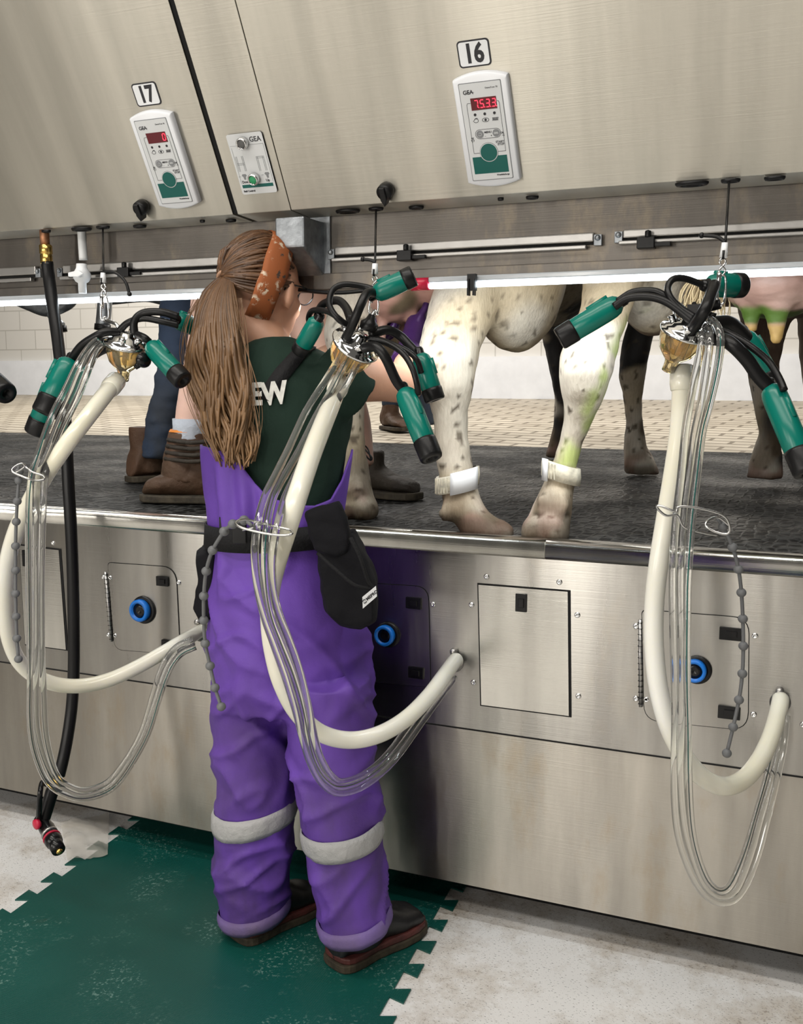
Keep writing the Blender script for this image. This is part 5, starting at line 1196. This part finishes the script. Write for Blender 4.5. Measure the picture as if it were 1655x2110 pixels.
# ---- glasses
bm = BM()
for s in (-1, 1):
    c = H(.098, .032*s, .002); q = [c+hs*(.024*cos(2*pi*j/20))+hu*(.019*sin(2*pi*j/20)) for j in range(21)]; tube(bm, q, .0016, 6, k=1)
    tube(bm, [H(.098, .056*s, .010), H(.05, .072*s, .008), H(.0, .080*s, -.002), H(-.012, .080*s, -.016)], .0019, 6)
tube(bm, [H(.099, -.009, .006), H(.103, 0, .009), H(.099, .009, .006)], .0014, 6)
gl = finish('glasses', bm, M['blackgloss'], pm)
bm = BM()
for s in (-1, 1):
    c = H(.098, .032*s, .002); prism(bm, [c+hs*(.023*cos(2*pi*j/20))+hu*(.018*sin(2*pi*j/20)) for j in range(20)], hf*.0012)
finish('lens', bm, M['lens'] if 'lens' in M else simple('clear lens', (.95, .97, .97), .03, trans=1, ior=1.1), gl)
# ---- shirt
bm = BM()
srow = [(697, 531, 602), (711, 507, 636), (733, 470, 690), (756, 446, 716), (790, 433, 730), (840, 428, 730), (890, 428, 722), (940, 430, 714), (1000, 436, 707), (1060, 446, 702), (1100, 446, 702)]
loft(bm, [ring(xl, xr, y, YP, d) for (y, xl, xr), d in zip(srow, (.062, .075, .092, .108, .118, .122, .120, .116, .112, .11, .11))], True)
slv = P(743, 815, -.165); tube(bm, [P(662, 764, -.21), P(698, 787, -.20), P(724, 804, -.18), slv], [.076, .072, .064, .060], 24, k=4)
tube(bm, [P(500, 770, -.16), P(530, 785, -.06), P(560, 795, .03)], [.075, .068, .062], 20, k=4)
shirt = fuse('shirt', bm, M['shirt'], pm, .0075, 5, lambda p: .005*nz((p.x*1.2, p.y, p.z*.9+p.x), 13, 3)+.0025*nz(p, 28, 1))
bm = BM(); r0 = ring(524, 604, 704, YP+.006, .066, 32, tilt=.05); r1 = ring(520, 612, 714, YP+.004, .072, 32, tilt=.05)
loft(bm, [r0, [p+V((0, 0, .004)) for p in r0], r1], False); finish('collar', bm, M['shirt'], shirt)
# printed letters on the back
def backP(x, y, off=.0):
    best = None
    p0 = CAM; d = ray(x, y).normalized(); ok, loc, nrm, i = shirt.ray_cast(p0, d)
    return (loc+nrm*.0025, nrm) if ok else (P(x, y, -.34), -FH)
for ch, x, y in (('W', 567, 812), ('E', 529, 815)):
    p, n_ = backP(x, y); X = (P(x+10, y-1.0, p.y)-P(x-10, y+1.0, p.y)).normalized(); X = (X-n_*X.dot(n_)).normalized(); Yv = n_.cross(X)
    M4 = Matrix.Translation(p+n_*.002) @ Matrix((X, Yv, n_)).transposed().to_4x4()
    text('print_letter', ch, M['print'] if 'print' in M else M.setdefault('print', simple('white shirt print', (.62, .62, .58), .8, var=.15, vscale=90)), M4, .062, shirt, 'CENTER', .0028, .80, ext=.0012)
# ---- overalls
bm = BM()
prow_ = [(1064, 446, 694), (1085, 444, 694), (1112, 441, 703), (1150, 438, 716), (1200, 436, 728), (1250, 431, 743), (1300, 429, 754), (1350, 430, 762), (1400, 433, 767), (1448, 436, 770)]
loft(bm, [ring(xl, xr, y, YP, d, 36) for (y, xl, xr), d in zip(prow_, (.122, .124, .13, .142, .15, .155, .155, .15, .145, .135))], True)
L_ = [(1390, 432, 598), (1450, 434, 600), (1520, 440, 604), (1600, 444, 611), (1660, 443, 609), (1720, 439, 606), (1780, 438, 603), (1820, 443, 600), (1858, 452, 597), (1888, 456, 594)]
R__ = [(1390, 578, 767), (1450, 582, 769), (1520, 590, 772), (1600, 607, 778), (1660, 617, 782), (1720, 628, 786), (1780, 636, 792), (1830, 646, 798), (1875, 655, 803), (1910, 660, 806)]
loft(bm, [ring(xl, xr, y, YP-.01, d, 30, .10*t) for (y, xl, xr), d, t in zip(L_, (.125, .125, .118, .112, .108, .105, .10, .098, .095, .092), [0, 0, 0, .1, .4, .6, .8, 1, 1.4, 1.6])], True)
loft(bm, [ring(xl, xr, y, YP-.02, d, 30, .10*t) for (y, xl, xr), d, t in zip(R__, (.125, .125, .12, .115, .110, .107, .103, .10, .10, .10), [0, 0, 0, .2, .4, .6, .8, 1.0, 1.4, 1.8])], True)
def folds(p):
    X, Yp = proj(p); w = .003*nz((p.x, p.y, p.z*1.2), 12, 2)
    k = sm(1500, 1380, Yp)
    a = nz((p.x*1.0+p.z*.55, p.y, p.z*.75), 6.5, 5); w += .013*(max(0, 1-abs(a)*4.5)**1.3-.22)
    b_ = nz((p.x*.9-p.z*.8, p.y*.6, p.z*.8), 8.5, 7); w += .009*(max(0, 1-abs(b_)*5)**1.3-.2)
    w += .0045*nz((p.x+p.z*.5, p.y, p.z*1.8), 14, 9)*sm(1700, 1880, Yp)           # stacked folds at the hem
    e = (1 if X < 612 else 0); bc = ((1690 if e else 1742), (1893 if e else 1935))
    w *= 1-.85*max(math.exp(-((Yp-bc[0])/34)**2), math.exp(-((Yp-bc[1])/30)**2))
    s = abs(X-(538+(Yp-1130)*.12)); w -= .018*math.exp(-(s/13)**2)*sm(1120, 1180, Yp)*sm(1460, 1360, Yp)   # seat seam
    return w
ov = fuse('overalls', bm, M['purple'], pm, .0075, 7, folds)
# hems and reflective bands follow the trouser legs
def around(rows, y0, y1, Yc, dlist, name, mat, off, parent, tilt, steps=4, uneven=0):
    rg = []
    for k in range(steps+1):
        y = y0+(y1-y0)*k/steps; i = max(j for j in range(len(rows)-1) if rows[j][0] <= y); f = (y-rows[i][0])/(rows[i+1][0]-rows[i][0])
        xl = rows[i][1]+(rows[i+1][1]-rows[i][1])*f; xr = rows[i][2]+(rows[i+1][2]-rows[i][2])*f
        r = ring(xl, xr, y, Yc, dlist, 48, tilt, off=off if 0 < k < steps else off-.004)
        rg.append([p+(p-P((xl+xr)/2, y, Yc)).normalized()*uneven*nz(p, 30, 4) for p in r])
    bm = BM(); loft(bm, rg, False); o = finish(name, bm, mat, parent); s = o.modifiers.new('s', 'SOLIDIFY'); s.thickness = .0015; return o
around(L_, 1648, 1692, YP-.01, .108, 'reflective_band', M['reflect'], .007, ov, .17, 4, .003)
around(R__, 1688, 1732, YP-.02, .108, 'reflective_band', M['reflect'], .007, ov, .15, 4, .003)
around(L_, 1858, 1886, YP-.01, .094, 'hem', M['purpled'], .005, ov, .16, 3, .004)
around(R__, 1876, 1908, YP-.02, .10, 'hem', M['purpled'], .005, ov, .18, 3, .004)
# back bib of the overalls, lower edge of the shirt
def bibtop(x):
    pts = [(425, 918), (440, 915), (505, 925), (522, 945), (545, 985), (575, 1012), (620, 1026), (655, 1030), (682, 1020), (698, 985), (707, 935), (713, 880), (722, 860)]
    for (x0, y0), (x1, y1) in zip(pts, pts[1:]):
        if x0 <= x <= x1: return y0+(y1-y0)*(x-x0)/(x1-x0)
    return 920 if x < 425 else 880
bm = BM(); NA = 120; rows = [(900, 427, 719), (940, 429, 716), (1000, 437, 708), (1040, 443, 702), (1075, 444, 695), (1100, 444, 698)]
def rowat(y):
    y = max(rows[0][0], min(rows[-1][0]-.01, y)); i = max(j for j in range(len(rows)-1) if rows[j][0] <= y); f = (y-rows[i][0])/(rows[i+1][0]-rows[i][0])
    return rows[i][1]+(rows[i+1][1]-rows[i][1])*f, rows[i][2]+(rows[i+1][2]-rows[i][2])*f
g = []
for j in range(NA+1):
    a = pi+pi*j/NA; col = []
    if j < 3: a = pi+pi*j/NA
    xl, xr = rowat(1000); xx = (xl+xr)/2+(xr-xl)/2*cos(a); yt = bibtop(xx)
    for k in range(15):
        y = 1098+(yt-1098)*k/14; xl, xr = rowat(y); c = P((xl+xr)/2, y, YP); A_ = mpx((xr-xl)/2, c)+.012; D_h = .126+.008
        p = c+RT*(A_*cos(a))+FH*(D_h*sin(a)); w = .007*sin(xx*.16+nz((xx*.02, y*.004, 0), 1, 1)*2)*(1-abs(k/14-.45)*1.2)*(1 if xx < 560 else .35)
        col.append(bm.verts.new(p+(p-c).normalized()*w))
    g.append(col)
for j in range(NA):
    for k in range(14): bm.faces.new((g[j][k], g[j+1][k], g[j+1][k+1], g[j][k+1])).smooth = True
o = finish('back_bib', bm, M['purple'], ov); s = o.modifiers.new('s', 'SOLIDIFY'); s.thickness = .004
bm = BM(); fl = []
for (xa, ya), (xb, yb) in zip(((528, 818), (548, 790), (568, 762), (590, 738), (606, 722), (618, 713)), ((560, 828), (580, 800), (602, 770), (624, 744), (640, 728), (650, 719))):
    (pa, na), (pb, nb_) = backP(xa, ya), backP(xb, yb)
    fl.append([pa+na*.003, pb+nb_*.003, pb-nb_*.004, pa-na*.004])
loft(bm, fl, True); finish('shoulder_strap', bm, M['web'], ov, smooth=False)
# ---- belt, buckle and pouches
belt = None
bm = BM(); rg = [ring(440, 700, 1071, YP, .127, 56, .03, off=.014), ring(440, 700, 1071, YP, .127, 56, .03, off=.018), ring(438, 705, 1116, YP, .133, 56, .03, off=.018), ring(438, 705, 1116, YP, .133, 56, .03, off=.014)]
loft(bm, rg, False); belt = finish('belt', bm, M['web'], pm)
bm = BM(); c = P(494, 1096, -.392); box(bm, c, (.030, .010, .050), RT, FH, V((0, 0, 1))); finish('buckle', bm, M['blackgloss'], belt, bevel=.003)
bm = BM(); box(bm, P(463, 1080, -.345), (.022, .014, .034), RT, FH, V((0, 0, 1))); finish('belt_slider', bm, M['blackgloss'], belt, bevel=.003)
def pouch(name, front, Yf, thick, mat, parent, bulge=.0):
    q = [P(x, y, Yf) for x, y in front]; c = sum(q, V())/len(q); bm = BM(); n = len(q); mid = .5
    loft(bm, [[c+(p-c)*.86+FH*(-thick*.25) for p in q], [c+(p-c)*.97+FH*(-.0) for p in q], [p+FH*thick*.4 for p in q], [c+(p-c)*.94+FH*thick for p in q]], True)
    return fuse(name, bm, mat, parent, .006, 3, lambda p: .0045*nz((p.x, p.y, p.z*1.4), 24, 3))
pr = pouch('hip_pouch', [(648, 1120), (690, 1108), (728, 1098), (748, 1135), (768, 1178), (777, 1215), (776, 1285), (745, 1303), (700, 1294), (668, 1262), (657, 1190)], -.345, .10, M['blackcloth'], belt)
pouch('pouch_flap', [(626, 1056), (662, 1042), (698, 1033), (712, 1062), (724, 1104), (718, 1140), (690, 1150), (645, 1138), (634, 1096)], -.372, .035, M['blackcloth'], pr)
bm = BM(); tube(bm, [P(722, 1108, -.395), P(742, 1150, -.40), P(757, 1195, -.395), P(768, 1212, -.39)], .004, 8); tube(bm, [P(655, 1140, -.40), P(690, 1172, -.41), P(730, 1205, -.41), P(768, 1214, -.39)], .004, 8); finish('pouch_binding', bm, M['web'], pr)
q = [P(746, 1226, -.405), P(774, 1203, -.395), P(776, 1224, -.392), P(747, 1249, -.402)]; nrm = (q[1]-q[0]).cross(q[3]-q[0]).normalized(); nrm = -nrm if nrm.y > 0 else nrm
bm = BM(); prism(bm, [p+nrm*.012 for p in q], nrm*.002); tg = finish('pouch_label', bm, M['white'], pr)
X = (q[1]-q[0]).normalized(); Yv = nrm.cross(X); tc = sum(q, V())/4+nrm*.0145
M4 = Matrix.Translation(tc) @ Matrix((X, Yv, nrm)).transposed().to_4x4(); text('lettering', 'MEPRO', M['ink'], M4 @ Matrix.Translation((.006, 0, 0)), .0085, tg, 'CENTER', .0003)
bm = BM(); 
for a0 in (20, 200): 
    pts = [M4 @ V((-.0125+.0035*cos(radians(a0+i*14)), .0035*sin(radians(a0+i*14)), .0005)) for i in range(10)]; tube(bm, pts, .0009, 5, k=1)
finish('label_emblem', bm, M['ink'], tg)
pouch('hip_pouch', [(402, 1134), (430, 1128), (448, 1132), (446, 1210), (440, 1275), (415, 1290), (396, 1256), (410, 1200)], -.30, .10, M['blackcloth'], belt)
# ---- boots
def bootpts(hx, hy, tx, ty): a = PZ(hx, hy, 0.005); b = PZ(tx, ty, 0.005); return (a.x, a.y), (b.x, b.y)
h_, t_ = bootpts(690, 1993, 862, 1905); boot('rubber_boot', pm, h_, t_, .0045, (M['bootblk'], M['bootmud']), .052, .15, .02, shaft=[(.03, .055), (.14, .056), (.22, .058)], mid=M['bootred'])
h_, t_ = bootpts(492, 1938, 655, 1858); boot('rubber_boot', pm, h_, t_, .0045, (M['bootblk'], M['bootmud']), .052, .15, .02, shaft=[(.03, .055), (.14, .056), (.22, .058)], mid=M['bootred'])
